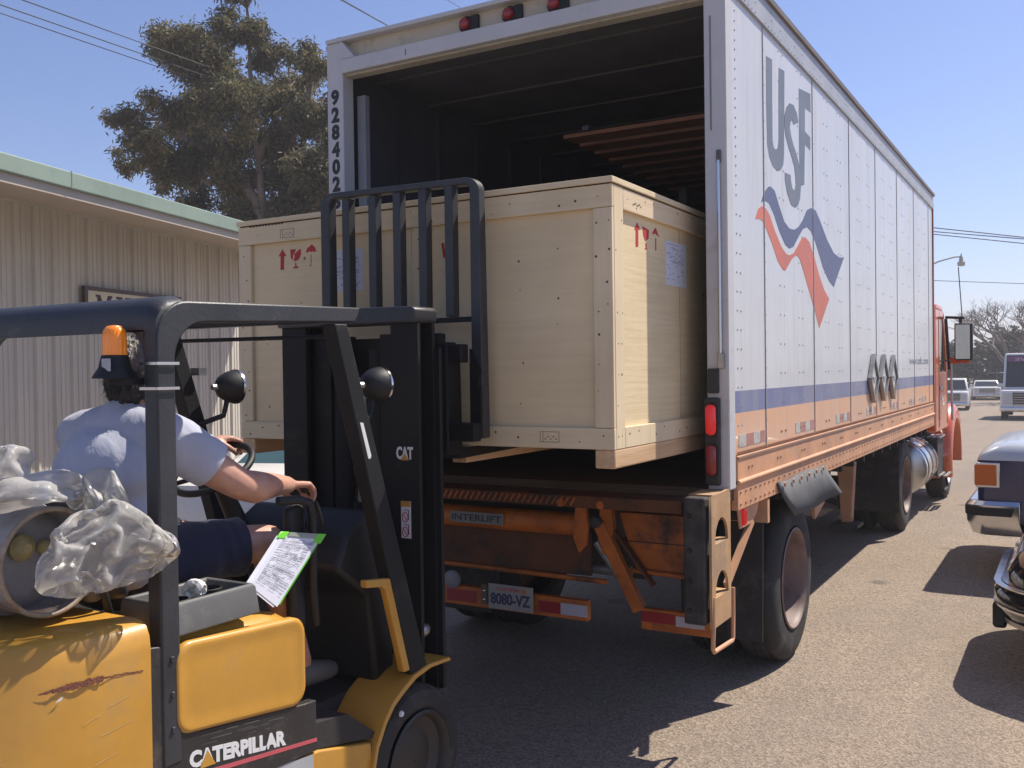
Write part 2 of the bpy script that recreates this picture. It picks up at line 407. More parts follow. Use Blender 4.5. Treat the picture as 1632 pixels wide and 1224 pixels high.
# slab serif lettering, cut from outlines (x along the wall, y up, unit cell 1 x 1)
def glyph(ch):
    s = .10
    if ch == 'M': return [[(0,0),(.3,0),(.3,s),(.22,s),(.22,.62),(.48,.06),(.56,.06),(.80,.62),(.80,s),(.70,s),(.70,0),(1.06,0),(1.06,s),(.98,s),(.98,.9),(1.06,.9),(1.06,1),(.78,1),(.53,.42),(.28,1),(0,1),(0,.9),(.09,.9),(.09,s),(0,s)]], 1.16
    if ch == 'I': return [[(0,0),(.42,0),(.42,s),(.31,s),(.31,.9),(.42,.9),(.42,1),(0,1),(0,.9),(.11,.9),(.11,s),(0,s)]], .54
    if ch == 'R': return [[(0,0),(.38,0),(.38,s),(.29,s),(.29,.45),(.40,.45),(.60,0),(.86,0),(.86,s),(.76,s),(.60,.48),(.72,.56),(.78,.68),(.78,.80),(.72,.92),(.58,1),(0,1),(0,.9),(.09,.9),(.09,s),(0,s)]], .94
    return [[(0,0),(.3,0),(.3,1),(0,1)]], .4
uu = 10.42; ink = M('sign_ink', (.045, .025, .022), .6)
for ch in 'MIRR':
    polys, wd = glyph(ch)
    for pl in polys:
        mb = MB(); n = len(pl); q = [(uu+x*.30, 2.555+y*.28) for x, y in pl]
        mb.add([bp(a, NW+.0705, z) for a, z in q]+[bp(a, NW+.0735, z) for a, z in q], [tuple(range(n)), tuple(range(n, 2*n))]+[(i, (i+1) % n, n+(i+1) % n, n+i) for i in range(n)])
        mb.build('letter', ink, sg)
    uu += wd*.34

# ---------------------------------------------------------------- leaves and trees
def leafmat(name, cols, rough=.55):
    m = bpy.data.materials.new(name); m.use_nodes = True; N = m.node_tree.nodes; L = m.node_tree.links
    p = N['Principled BSDF']; p.inputs['Roughness'].default_value = rough; p.inputs['Specular IOR Level'].default_value = .3
    ge = N.new('ShaderNodeNewGeometry'); cr = N.new('ShaderNodeValToRGB'); L.new(ge.outputs['Random Per Island'], cr.inputs[0])
    e = cr.color_ramp.elements; e[0].color = (*cols[0], 1); e[1].color = (*cols[-1], 1)
    for i, c in enumerate(cols[1:-1]): k = e.new((i+1)/(len(cols)-1)); k.color = (*c, 1)
    tc = N.new('ShaderNodeTexCoord'); n = N.new('ShaderNodeTexNoise'); n.inputs['Scale'].default_value = .9; L.new(tc.outputs['Object'], n.inputs['Vector'])
    mr = N.new('ShaderNodeMapRange'); mr.inputs[1].default_value = .3; mr.inputs[2].default_value = .7; mr.inputs[3].default_value = .65; mr.inputs[4].default_value = 1.25; L.new(n.outputs[0], mr.inputs[0])
    mx = N.new('ShaderNodeMix'); mx.data_type = 'RGBA'; mx.blend_type = 'MULTIPLY'; mx.inputs[0].default_value = 1; L.new(cr.outputs[0], mx.inputs[6]); L.new(mr.outputs[0], mx.inputs[7])
    L.new(mx.outputs[2], p.inputs['Base Color'])
    tr = N.new('ShaderNodeBsdfTranslucent'); L.new(mx.outputs[2], tr.inputs[0]); ms = N.new('ShaderNodeMixShader'); ms.inputs[0].default_value = .42
    L.new(p.outputs[0], ms.inputs[1]); L.new(tr.outputs[0], ms.inputs[2]); L.new(ms.outputs[0], N['Material Output'].inputs[0])
    return m

def leaves(clumps, per, ll, lw, droop, seed, org, flat_=.8):
    """numpy leaf quads: each clump is a spray of small sub-clumps"""
    rg = np.random.default_rng(seed); V = []; 
    for (c, r) in clumps:
        n = int(per*r*r); ns = max(5, int(9*r*r+5))
        d = rg.normal(size=(ns, 3)); d /= np.linalg.norm(d, axis=1)[:, None]
        sub = np.array(c)+d*(r*rg.uniform(.35, .95, (ns, 1)))*np.array([1, 1, flat_])
        k = rg.integers(0, ns, n)
        pos = sub[k]+rg.normal(size=(n, 3))*np.array([.17, .17, .15])*(r**.5)
        ax = rg.normal(size=(n, 3)); ax[:, 2] = ax[:, 2]*.5-droop; ax /= np.linalg.norm(ax, axis=1)[:, None]
        o = rg.normal(size=(n, 3)); sd = np.cross(ax, o); sd /= np.linalg.norm(sd, axis=1)[:, None]
        L_ = ll*rg.uniform(.6, 1.3, (n, 1)); W = lw*rg.uniform(.7, 1.3, (n, 1))
        q = np.stack([pos, pos+ax*L_*.45+sd*W, pos+ax*L_, pos+ax*L_*.45-sd*W], 1)
        V.append(q)
    V = np.concatenate(V)-np.array(org); n = len(V)
    me = bpy.data.meshes.new('leaves')
    me.vertices.add(n*4); me.vertices.foreach_set('co', V.reshape(-1))
    me.loops.add(n*4); me.loops.foreach_set('vertex_index', np.arange(n*4, dtype=np.int32))
    me.polygons.add(n); me.polygons.foreach_set('loop_start', np.arange(0, n*4, 4, dtype=np.int32)); me.polygons.foreach_set('loop_total', np.full(n, 4, dtype=np.int32))
    me.update(calc_edges=True)
    return me

def mesh_obj(name, me, mat, parent):
    o = bpy.data.objects.new(name, me); C.objects.link(o); me.materials.append(mat); o.parent = parent; ORIG[o] = ORIG[parent]; return o

bark = M('eucalyptus_bark', (.20, .15, .115), .8, var=.35, vs=3, bump=.4, bs=20, dirt=((.34, .28, .23), .7, 2.0, .5), stretch=(1, 1, .3))
euc = leafmat('eucalyptus_leaf', [(.05, .062, .032), (.135, .14, .07), (.23, .18, .09), (.09, .105, .05), (.33, .25, .13), (.075, .09, .05), (.18, .15, .085)])
CL=[ ((-18.51, 18.08, 10.86),0.82),((-18.9, 19.41, 10.57),0.68),((-20.24, 17.74, 10.51),0.99),((-20.62, 18.7, 10.07),1.12),((-21.62, 18.24, 10.9),0.61),((-18.3, 17.29, 8.62),0.99),((-19.33, 16.42, 8.49),0.78),((-21.81, 19.17, 8.87),0.99),((-21.16, 16.6, 8.49),0.61),((-20.69, 16.74, 7.72),0.71),((-23.99, 18.69, 8.16),0.44),((-20.83, 17.86, 7.5),0.95),((-21.35, 19.43, 8.15),0.99),((-18.87, 19.07, 9.37),0.95),((-18.76, 19.97, 9.92),0.78),((-16.71, 18.68, 9.73),0.65),((-18.4, 20.14, 8.86),0.99),((-20.05, 20.36, 8.43),0.99),((-19.69, 18.79, 6.97),1.12),((-21.33, 18.93, 6.76),0.78),((-19.05, 19.92, 6.99),1.12),((-16.44, 18.35, 6.96),0.82),((-22.31, 18.45, 7.29),0.41),((-17.76, 20.26, 6.39),0.85),((-16.33, 19.65, 8.29),1.02),((-15.56, 18.69, 6.42),1.02),((-18.6, 18.2, 11.9),0.6),((-19.4,19.1,5.6),.9),((-17.6,19.5,5.2),.9),((-20.6,19.2,5.6),.7),((-17.2,19.9,7.4),.95),((-17.9,19.3,6.0),1.0),((-18.6,19.6,8.0),.8),((-16.6,19.3,5.6),.9),((-20.2,18.6,8.0),.8),((-19.9,19.4,6.2),.9),((-16.9,20.2,9.0),.8),((-18.2,18.8,5.0),.9),((-21.3,18.6,5.9),.7),((-17.4,18.9,8.4),.7)]
TREE = [[(-18.84,19.08,-.05),(-18.84,19.08,1.07),(-18.85,19.11,3.79),(-18.96,19.08,6.08),(-19.47,18.8,7.11),(-19.95,18.53,7.75),(-20.26,18.36,9.08),(-20.55,18.22,10.45)],[(-18.96,19.08,6.08),(-19.07,19.04,7.7),(-19.24,18.97,9.41),(-19.0,18.7,11.2)],[(-19.95,18.53,7.75),(-20.71,18.09,8.15),(-21.29,17.75,8.76),(-22.0,17.34,8.77)],[(-19.47,18.8,7.11),(-20.27,18.33,7.04),(-21.0,17.9,7.53)],[(-18.91,19.1,4.81),(-18.44,19.39,6.33),(-18.07,19.63,7.69),(-17.92,19.74,8.87),(-17.77,19.85,10.06)],[(-19.07,19.04,7.7),(-18.65,19.3,8.72),(-18.35,19.5,9.73)]]
def tree_trunk(paths, r0, r1):
    mb = MB()
    for i, p in enumerate(paths):
        a = r0 if i == 0 else r0*.42; b = r1 if i == 0 else r1*.8; n = len(p)
        mb.tube(p, [a+(b-a)*(k/(n-1))**.8 for k in range(n)], 9)
    return mb
et = thing('eucalyptus_tree', 'tall loose eucalyptus tree rising beyond the green roof edge', 'tree', (-18.84, 19.08, 0))
tb = tree_trunk(TREE, .30, .05)
for (c, r) in CL:
    best = min((p for pth in TREE for p in pth[2:]), key=lambda p: (Vector(p)-Vector(c)).length)
    mid = Vector(best).lerp(Vector(c), .5)+Vector((0, 0, -.15*r))
    tb.tube([best, mid, c], [.05, .035, .015], 6)
    for k in range(5):
        e = Vector(c)+Vector((random.uniform(-1, 1), random.uniform(-1, 1), random.uniform(-.6, .8)))*r*.8
        tb.tube([mid, mid.lerp(e, .5)+Vector((0, 0, .1)), e], [.022, .015, .008], 5)
tb.build('trunk', bark, et, smooth=60)
mesh_obj('crown', leaves([(c, r*.97) for c, r in CL], 5400, .18, .021, .8, 5, (-18.84, 19.08, 0)), euc, et)

# ---------------------------------------------------------------- power lines
wirem = M('cable_black', (.03, .03, .035), .6)
wires = [((-15.11,9.77,8.1),(-23.09,26.02,11.27),.011,'uppermost cable of three sloping across the sky beside the tall tree'),
 ((-15.44,9.58,8.03),(-22.76,26.2,10.82),.011,'middle cable of three sloping across the sky beside the tall tree'),
 ((-15.44,9.58,7.89),(-22.9,26.0,10.66),.009,'lowest cable of three sloping across the sky beside the tall tree'),
 ((-19.73,23.39,13.48),(-25.85,33.76,16.97),.03,'thick cable above the top left corner of the trailer'),
 ((-16.89,25.06,13.44),(-22.02,33.69,16.97),.012,'thin cable meeting the trailer roof above its header lights'),
 ((-5.08,43.51,7.55),(-1.83,45.41,7.1),.022,'uppermost cable of the bundle right of the trailer front'),
 ((-5.08,43.5,7.39),(-1.83,45.41,7.03),.02,'second cable from the top of the bundle right of the trailer front'),
 ((-5.08,43.5,7.28),(-1.83,45.4,6.84),.02,'lowest cable of the bundle right of the trailer front'),
 ((-7.63,65.2,7.12),(-2.76,68.06,6.85),.02,'lone cable passing behind the street lamp')]
for a, b, r, lab in wires:
    a = Vector(a); b = Vector(b); far = a.y > 40
    e0, e1 = (-9.0, 10.0) if far else (-1.0, 1.6)
    pts = []
    for k in range(25):
        t = e0+(e1-e0)*k/24; p = a.lerp(b, t); s = (t-e0)/(e1-e0); pts.append(p)
    o = MB().tube(pts, r, 6).build('power_line', wirem, smooth=60)
    tag(o, lab, 'cable', 'overhead cables')

# ---------------------------------------------------------------- far side of the yard
far_leaf = leafmat('far_leaf', [(.030, .034, .024), (.06, .064, .042), (.095, .085, .058), (.05, .05, .040)])
FT=[((-8.85, 81.8, 1.43), 1.6,'dark rounded tree just right of the orange cab, beyond the parked cars'),((-7.37, 82.68, 2.14), 1.8,'dark tree behind the white pickup, under the bare branches'),((-5.89, 83.55, 2.36), 2.0,'spiky dark tree under the bare branches between pickup and shuttle'),((-4.41, 84.42, 2.3), 2.0,'dark tree behind the white shuttle, left of its roof'),((-3.13, 85.18, 2.81), 2.4,'tallest dark tree behind the white shuttle roof'),((-2.0, 85.65, 1.5), 2.2,'low dark tree at the right edge behind the shuttle'),((-10.2, 81.16, 0.95), 1.96,'low dark tree behind the front of the orange cab')]
for i, (c, r, lab) in enumerate(FT):
    t = thing('leafy_tree', lab, 'tree', (c[0], c[1], 0), group='dark trees at the end of the yard')
    rg = random.Random(i)
    cls = [((c[0]+rg.uniform(-1, 1)*r*.7, c[1]+rg.uniform(-1, 1)*r*.5, c[2]+rg.uniform(-1, .8)*r*.8), r*rg.uniform(.35, .6)) for _ in range(11)]
    MB().tube([(c[0], c[1], -.72), (c[0]+.1, c[1], max(.3, c[2]*.7))], [.25, .12], 8).build('trunk', bark, t, smooth=60)
    mesh_obj('crown', leaves(cls, 420, .36, .10, .2, 20+i, (c[0], c[1], 0), .9), far_leaf, t)
hd = thing('hedge', 'long dark hedge closing the end of the yard behind the parked cars', 'hedge', (-5, 88, 0))
rg = random.Random(4)
hc = [((-16+i*.62+rg.uniform(-.3, .3), 88+rg.uniform(-1, 1), rg.uniform(-.6, 1.9)), rg.uniform(.7, 1.2)) for i in range(60)]
mesh_obj('foliage', leaves(hc, 260, .36, .11, .1, 77, (-5, 88, 0)), far_leaf, hd)
mb = MB()
for i in range(30): x = -16+i*1.25; mb.tube([(x, 88, -.72), (x+.1, 88.1, 1.4)], [.06, .03], 5)
mb.build('stem', bark, hd)
# leafless spreading tree
bt = thing('bare_tree', 'leafless spreading tree with fine twigs above the dark trees', 'tree', (-3.59, 69.78, 0))
rg = random.Random(11); mb = MB()
def branch(p, d, ln, r, dep):
    p = Vector(p); d = Vector(d).normalized(); q = p+d*ln*.5+Vector((rg.uniform(-.1, .1), rg.uniform(-.1, .1), 0))*ln; e = q+(d+Vector((rg.uniform(-.25, .25), rg.uniform(-.25, .25), .1))).normalized()*ln*.5
    mb.tube([p, q, e], [r, r*.8, r*.62], 5 if dep > 1 else 7)
    if dep < 6:
        for k in range(3 if dep < 4 else 2):
            nd = d+Vector((rg.uniform(-.95, .95), rg.uniform(-.95, .95), rg.uniform(-.25, .5))); branch(e, nd, ln*rg.uniform(.62, .85), r*.6, dep+1)
mb.tube([(-3.59,69.78,-.72),(-3.57,69.82,1.64)], [.3, .22], 8)
for d in ((-.9,.2,.9),(-.4,-.2,1),(.5,.3,.9),(.9,-.3,.7)): branch((-3.57,69.82,1.6), d, 1.55, .16, 0)
mb.build('trunk', M('bare_bark', (.16, .13, .115), .8), bt, smooth=60)
# street lamp, its pole behind the trailer
sl = thing('street_lamp', 'street lamp with curved arm beyond the front of the trailer', 'street lamp', (-6.6, 48.3, 0))
gal = M('galvanised', (.30, .30, .30), .5, metal=.3)
MB().tube([(-6.6,48.3,-.55),(-6.6,48.3,6.2)], [.11, .07], 10).build('pole', gal, sl, smooth=60)
MB().tube([(-6.6,48.3,6.1),(-6.1,48.62,6.38),(-5.5,49.0,6.68),(-4.9,49.38,6.87),(-4.62,49.55,6.9)], .035, 8).build('arm', gal, sl, smooth=60)
MB().lathe([(-.28,.05),(-.25,.17),(-.08,.17),(-.06,.10),(.12,.09),(.2,.04),(.34,.015)], (-4.6,49.56,6.72), 'z', 14, caps=True).build('lamp_head', M('lamp_casing', (.5, .47, .40), .5), sl, smooth=40)
# ---------------------------------------------------------------- the box trailer
XR, XL, YR, YF = -1.44, -3.92, 4.52, 12.2
def side_paint():
    m = bpy.data.materials.new('trailer_side_paint'); m.use_nodes = True; N = m.node_tree.nodes; L = m.node_tree.links
    p = N['Principled BSDF']; p.inputs['Roughness'].default_value = .38; p.inputs['Coat Weight'].default_value = .15
    tc = N.new('ShaderNodeTexCoord'); s = N.new('ShaderNodeSeparateXYZ'); L.new(tc.outputs['Object'], s.inputs[0])
    mr = N.new('ShaderNodeMapRange'); mr.inputs[2].default_value = 4.0; L.new(s.outputs[2], mr.inputs[0])
    cr = N.new('ShaderNodeValToRGB'); cr.color_ramp.interpolation = 'CONSTANT'; L.new(mr.outputs[0], cr.inputs[0])
    e = cr.color_ramp.elements; e[0].position = 0; e[0].color = (.74, .385, .19, 1); e[1].position = 1.568/4; e[1].color = (.105, .13, .29, 1)
    k = e.new(1.686/4); k.color = (.62, .625, .64, 1)
    def noise(sc, stretch, det=6):
        mp = N.new('ShaderNodeMapping'); mp.inputs['Scale'].default_value = stretch; L.new(tc.outputs['Object'], mp.inputs[0])
        n = N.new('ShaderNodeTexNoise'); n.inputs['Scale'].default_value = sc; n.inputs['Detail'].default_value = det; n.inputs['Roughness'].default_value = .7; L.new(mp.outputs[0], n.inputs['Vector']); return n.outputs[0]
    def mapr(x, a, b, c, d):
        r = N.new('ShaderNodeMapRange'); r.inputs[1].default_value = a; r.inputs[2].default_value = b; r.inputs[3].default_value = c; r.inputs[4].default_value = d; L.new(x, r.inputs[0]); return r.outputs[0]
    def mix(f, a, b):
        x = N.new('ShaderNodeMix'); x.data_type = 'RGBA'; L.new(f, x.inputs[0]); L.new(a, x.inputs[6]); x.inputs[7].default_value = (*b, 1); return x.outputs[2]
    c = mix(mapr(noise(1.0, (1, 1.6, .35)), .42, .72, 0, .35), cr.outputs[0], (.47, .45, .42))
    c = mix(mapr(noise(6, (1, 3, .16)), .50, .72, 0, .42), c, (.38, .355, .33))
    c = mix(mapr(noise(14, (1, .5, 1)), .66, .74, 0, .35), c, (.34, .30, .27))
    L.new(c, p.inputs['Base Color'])
    L.new(mapr(noise(3, (1, 1, 1)), .3, .7, .28, .5), p.inputs['Roughness'])
    b = N.new('ShaderNodeBump'); b.inputs['Strength'].default_value = .12; b.inputs['Distance'].default_value = .02; L.new(noise(1.6, (1, 1.6, .6), 2), b.inputs['Height']); L.new(b.outputs[0], p.inputs['Normal'])
    return m
sidem = side_paint()
framew = M('frame_white', (.56, .555, .56), .5, var=.1, vs=2, dirt=((.30, .26, .21), .55, 6, .58), bump=.05)
tanw = M('sun_faded_cream', (.55, .49, .38), .6, var=.18, dirt=((.22, .17, .12), .6, 8, .56))
railm = M('top_rail_aluminium', (.42, .43, .45), .5, metal=.25, var=.12, vs=4)
orangef = M('faded_orange', (.63, .325, .175), .58, var=.18, vs=3, dirt=((.36, .24, .17), .7, 3.5, .50), bump=.05)
orange = M('liftgate_orange', (.45, .12, .013), .5, var=.35, vs=5, dirt=((.035, .022, .016), .95, 4, .52), bump=.1)  # colour darkened and heavily grimed to stand in for shade under the trailer
rivetm = M('dark_rivet', (.33, .325, .33), .5)
rivet_or = M('orange_rivet', (.42, .20, .11), .5)
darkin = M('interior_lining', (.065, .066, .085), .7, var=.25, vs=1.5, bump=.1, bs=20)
plyfloor = wood('trailer_floor_boards', (.16, .10, .06), (.07, .045, .03), False)
under = M('undercarriage', (.03, .028, .027), .7, var=.3, dirt=((.12, .09, .07), .6, 4, .55))
rustor = M('rusty_shade_orange', (.115, .038, .012), .75, var=.4, vs=7, dirt=((.028, .02, .016), .95, 4, .47), bump=.2)  # rust colour lowered to near black in place of shade below the lift tube

tr = thing('box_trailer', 'white box trailer with blue stripe and faded orange skirt, rear door open', 'trailer', (-2.68, 8.4, 0))
SE = [4.60, 5.145, 6.266, 7.404, 8.482, 9.599, 10.68, 11.834, 12.2]
for a, b in zip(SE, SE[1:]):
    box('side_panel', (XR-.014, XR, a+.0008, b-.0008, 1.372, 3.63), sidem, tr)
for a, b in zip(SE, SE[1:]):
    box('side_panel', (XL, XL+.014, a+.002, b-.002, 1.372, 3.63), sidem, tr)
seam = M('seam_grey', (.40, .40, .41), .6)  # grey strip over each lap joint of the side sheets
for y in SE[1:-1]:
    box('seam_strip', (XR+.0005, XR+.0045, y-.003, y+.003, 1.375, 3.628), seam, tr)
# rails and skirt
mb = MB(); mb.box(XR-.03, XR+.014, 4.6, YF, 3.63, 3.775); mb.build('top_rail', railm, tr, bevel=.004)
mb = MB(); mb.box(XL-.014, XL+.03, 4.6, YF, 3.63, 3.775); mb.build('top_rail', railm, tr)
mb = MB(); mb.prism([(XR-.05, 3.775), (XR+.03, 3.775), (XR+.034, 3.80), (XR-.02, 3.84), (XR-.08, 3.845)], 'y', 4.53, YF+.02); mb.build('roof_edge', M('roof_edge_tan', (.25, .21, .19), .6, var=.2, vs=6), tr)
mb = MB(); mb.prism([(XL-.034, 3.80), (XL-.03, 3.775), (XL+.05, 3.775), (XL+.08, 3.845), (XL+.02, 3.84)], 'y', 4.53, YF+.02); mb.build('roof_edge', M('roof_edge_tan', (.25, .21, .19)), tr)
box('roof', (XL+.01, XR-.01, 4.55, YF, 3.79, 3.82), framew, tr)
mb = MB(); mb.box(XR-.03, XR+.006, 4.62, YF, 1.098, 1.366); mb.build('bottom_rail', orangef, tr, bevel=.003)
mb = MB(); mb.box(XL-.006, XL+.03, 4.62, YF, 1.098, 1.366); mb.build('bottom_rail', orangef, tr)
mb = MB(); mb.tube([(XR+.007, 4.62, 1.236), (XR+.007, YF, 1.236)], .0125, 10); mb.build('rub_rail', orangef, tr, smooth=60)
mb = MB(); mb.box(XR+.004, XR+.012, 4.62, YF, 1.352, 1.362); mb.build('skirt_seam', M('skirt_seam_dark', (.30, .17, .11), .6), tr)
# rivets: real heads, too many and too small to pick apart
def rivets(name, pts, mat, r=.0075, h=.005):
    V = []; F = []
    for (y, z, x) in pts:
        n = len(V); V += [(x, y-r, z), (x, y, z-r), (x, y+r, z), (x, y, z+r), (x+h, y, z)]
        F += [(n, n+1, n+4), (n+1, n+2, n+4), (n+2, n+3, n+4), (n+3, n, n+4)]
    me = bpy.data.meshes.new(name); me.from_pydata(V, [], F); o = link_mesh(name, me, mat, tr, smooth=180); tag(o, kind='stuff'); return o
pw, po, pt = [], [], []
for i, (a, b) in enumerate(zip(SE, SE[1:])):
    if i > 0:
        z = 1.42
        while z < 3.6: pw.append((a+.016, z, XR)); z += .095
    w = b-a
    cols = [a+.28*w, a+.36*w, a+.66*w, a+.74*w] if w > .6 else []
    for c in cols:
        z = 1.44
        while z < 3.6: (pw if z > 1.6 else po).append((c, z, XR)); z += .165
z = 1.42
while z < 3.6: pw.append((4.655, z, XR)); pw.append((4.655+.06, z, XR) if z < 2.6 else (4.655, z+.05, XR)); z += .095
y = 4.66
while y < YF-.05:
    for z in (1.125, 1.185): po.append((y, z, XR+.006))
    y += .085 if y < 5.2 else .115
y = 4.64
while y < YF-.05: po.append((y, 1.382, XR)); y += .034
y = 4.8
while y < YF-.05: po.append((y, 1.30, XR+.006)); po.append((y+.06, 1.30, XR+.006)); y += .55
y = 4.66; k = 0
while y < YF-.05:
    if k % 8 < 6: pt.append((y, 3.648, XR+.014))
    if k % 8 in (2, 5): pt.append((y, 3.70, XR+.014)); pt.append((y, 3.74, XR+.014))
    y += .062; k += 1
rivets('rivet', pw, rivetm, .008); rivets('rivet', po, rivet_or, .011, .009); rivets('rivet', pt, rivetm, .007)
# painted lettering and mark on the side
inkg = M('faded_grey_ink', (.165, .185, .225), .5, var=.18, vs=3, dirt=((.33, .34, .37), .45, 9, .57))
inkb = M('faded_blue_ink', (.105, .12, .225), .5, var=.2, vs=2, dirt=((.26, .27, .33), .5, 9, .57))
inko = M('faded_red_ink', (.63, .165, .10), .5, var=.18, vs=2, dirt=((.60, .34, .27), .5, 9, .57))
U = [(5.214, 3.492), (5.335, 3.505), (5.331, 3.289), (5.329, 3.063), (5.348, 3.025), (5.392, 3.018), (5.434, 3.037), (5.456, 3.079), (5.461, 3.301), (5.471, 3.496), (5.596, 3.51), (5.583, 3.255), (5.57, 3.017), (5.551, 2.962), (5.492, 2.921), (5.419, 2.904), (5.334, 2.914), (5.26, 2.955), (5.223, 3.014), (5.211, 3.216)]
F_ = [(5.93, 3.493), (6.224, 3.53), (6.228, 3.413), (6.078, 3.408), (6.073, 3.263), (6.213, 3.252), (6.21, 3.17), (6.07, 3.181), (6.057, 3.057), (6.043, 2.928), (5.981, 2.911), (5.941, 2.927), (5.927, 3.083), (5.928, 3.332)]
S_ = [(5.91, 3.283), (5.876, 3.33), (5.799, 3.361), (5.704, 3.351), (5.636, 3.314), (5.59, 3.256), (5.581, 3.198), (5.611, 3.138), (5.676, 3.084), (5.749, 3.04), (5.805, 2.992), (5.826, 2.937), (5.833, 2.897), (5.82, 2.867), (5.784, 2.853), (5.746, 2.864), (5.718, 2.907), (5.715, 2.931), (5.585, 2.925), (5.584, 2.885), (5.629, 2.817), (5.72, 2.758), (5.815, 2.755), (5.875, 2.773), (5.933, 2.823), (5.956, 2.897), (5.962, 2.94), (5.951, 2.978), (5.917, 3.032), (5.848, 3.088), (5.783, 3.124), (5.735, 3.163), (5.706, 3.21), (5.723, 3.243), (5.75, 3.261), (5.776, 3.259), (5.787, 3.242)]
WB = [(5.094, 2.684), (5.149, 2.743), (5.231, 2.786), (5.28, 2.796), (5.363, 2.785), (5.463, 2.708), (5.567, 2.638), (5.677, 2.613), (5.791, 2.62), (5.89, 2.649), (5.993, 2.702), (6.1, 2.777), (6.209, 2.808), (6.343, 2.81), (6.456, 2.761), (6.669, 2.656), (6.87, 2.588), (7.057, 2.575), (7.214, 2.592), (7.025, 2.468), (6.86, 2.352), (6.707, 2.383), (6.539, 2.457), (6.401, 2.552), (6.334, 2.598), (6.203, 2.662), (6.096, 2.673), (5.991, 2.646), (5.868, 2.577), (5.768, 2.517), (5.672, 2.495), (5.581, 2.507), (5.458, 2.568), (5.325, 2.661), (5.244, 2.699), (5.18, 2.701)]
WO = [(4.981, 2.58), (5.037, 2.639), (5.1, 2.663), (5.178, 2.663), (5.258, 2.634), (5.355, 2.565), (5.491, 2.488), (5.597, 2.457), (5.671, 2.456), (5.766, 2.478), (5.866, 2.533), (5.969, 2.591), (6.052, 2.606), (6.157, 2.589), (6.286, 2.509), (6.418, 2.404), (6.557, 2.317), (6.712, 2.261), (6.56, 2.154), (6.414, 2.053), (6.316, 2.143), (6.145, 2.279), (5.982, 2.409), (5.903, 2.462), (5.824, 2.473), (5.727, 2.441), (5.575, 2.358), (5.521, 2.36), (5.417, 2.398), (5.286, 2.494), (5.175, 2.561), (5.113, 2.587), (5.051, 2.59)]
for i, (pl, mt) in enumerate(((U, inkg), (F_, inkg))): flat('letter', pl, 'x', XR-.001, mt, tr, .002)
flat('letter', S_, 'x', XR-.001, inkg, tr, .0026)
flat('wave_mark', WB, 'x', XR-.001, inkb, tr, .002); flat('wave_mark', WO, 'x', XR-.001, inko, tr, .0023)
text('web_address', 'www.usfc.com', (XR, 10.34, 1.815), 1.40, .085, 'right', inkg, tr, bold=.01, depth=.0015)
# reflective tape
tw = M('tape_white', (.50, .47, .42), .4, var=.3, vs=20); tr_ = M('tape_red', (.46, .19, .14), .4, var=.25, vs=20)
for a, b in ((4.66, 5.16), (5.77, 6.26), (6.9, 7.39), (8.03, 8.46), (9.2, 9.58), (10.3, 10.66), (11.07, 11.55)):
    n = 4; w = (b-a)/n
    for k in range(n): box('reflective_tape', (XR-.001, XR+.002, a+k*w, a+(k+1)*w-.004, 1.408, 1.468), tw if k % 2 == 0 else tr_, tr)
box('hazard_ruler', (XR-.001, XR+.003, 4.515, 4.575, 1.255, 1.47), M('ruler_yellow', (.55, .38, .08), .5, var=.2, vs=25), tr)
mb = MB()
for k in range(9): mb.box(XR+.0005, XR+.0038, 4.52, 4.545 if k % 2 else 4.57, 1.27+k*.022, 1.273+k*.022)
o = mb.build('ruler_mark', blackp, tr); tag(o, kind='stuff')
# placard holders
for y in (8.25, 8.73, 9.23):
    pm = dullmetal
    mb = MB(); mb.prism([(y-.17, 1.70), (y, 1.515), (y+.17, 1.70), (y, 1.89)], 'x', XR+.004, XR+.012); o = mb.build('placard_holder', pm, tr)
    mb = MB(); mb.prism([(y-.12, 1.70), (y, 1.57), (y+.12, 1.70), (y, 1.84)], 'x', XR+.012, XR+.02); mb.build('placard', M('placard_white', (.55, .56, .55), .4, var=.2, vs=14), o)
    mb = MB()
    for p, q in (((y-.175, 1.70), (y, 1.51)), ((y, 1.51), (y+.175, 1.70)), ((y-.175, 1.70), (y, 1.895)), ((y, 1.895), (y+.175, 1.70))):
        mb.bar((XR+.02, p[0], p[1]), (XR+.02, q[0], q[1]), .022, .03, (1, 0, 0))
    mb.build('rim', pm, o)
    mb = MB(); mb.box(XR+.018, XR+.03, y-.07, y+.07, 1.69, 1.715); mb.build('clip', pm, o)
# rear frame
mb = MB(); mb.box(-1.545, XR+.004, 4.50, 4.60, 1.21, 3.80); mb.build('door_post', framew, tr, bevel=.006)
mb = MB(); mb.box(XL-.004, -3.80, 4.50, 4.60, 1.21, 3.80); mb.build('door_post', framew, tr, bevel=.006)
box('post_recess', (-1.515, -1.508, 4.497, 4.5, 2.95, 3.5), M('slot_dark', (.2, .2, .21), .6), tr)
mb = MB(); mb.box(-3.80, -1.545, 4.485, 4.60, 3.605, 3.69); mb.build('header', framew, tr, bevel=.006)
mb = MB(); mb.box(-3.80, -1.545, 4.548, 4.60, 3.69, 3.80); mb.build('light_recess', tanw, tr)
mb = MB(); mb.box(XL-.004, XR+.004, 4.49, 4.62, 3.80, 3.825); mb.build('header_cap', framew, tr, bevel=.004)
for x0, x1, s in ((-3.80, -3.70, 1), (-1.545, -1.645, -1)):
    mb = MB(); mb.prism([(x0, 3.69), (x1, 3.69), (x0, 3.80)] if s > 0 else [(x0, 3.69), (x0, 3.80), (x1, 3.69)], 'y', 4.487, 4.55); mb.build('recess_cheek', framew, tr)
box('header_lip', (-3.80, -1.545, 4.53, 4.60, 3.597, 3.606), tanw, tr)
box('lip_crack', (-3.32, -3.316, 4.4835, 4.486, 3.63, 3.665), blackp, tr)
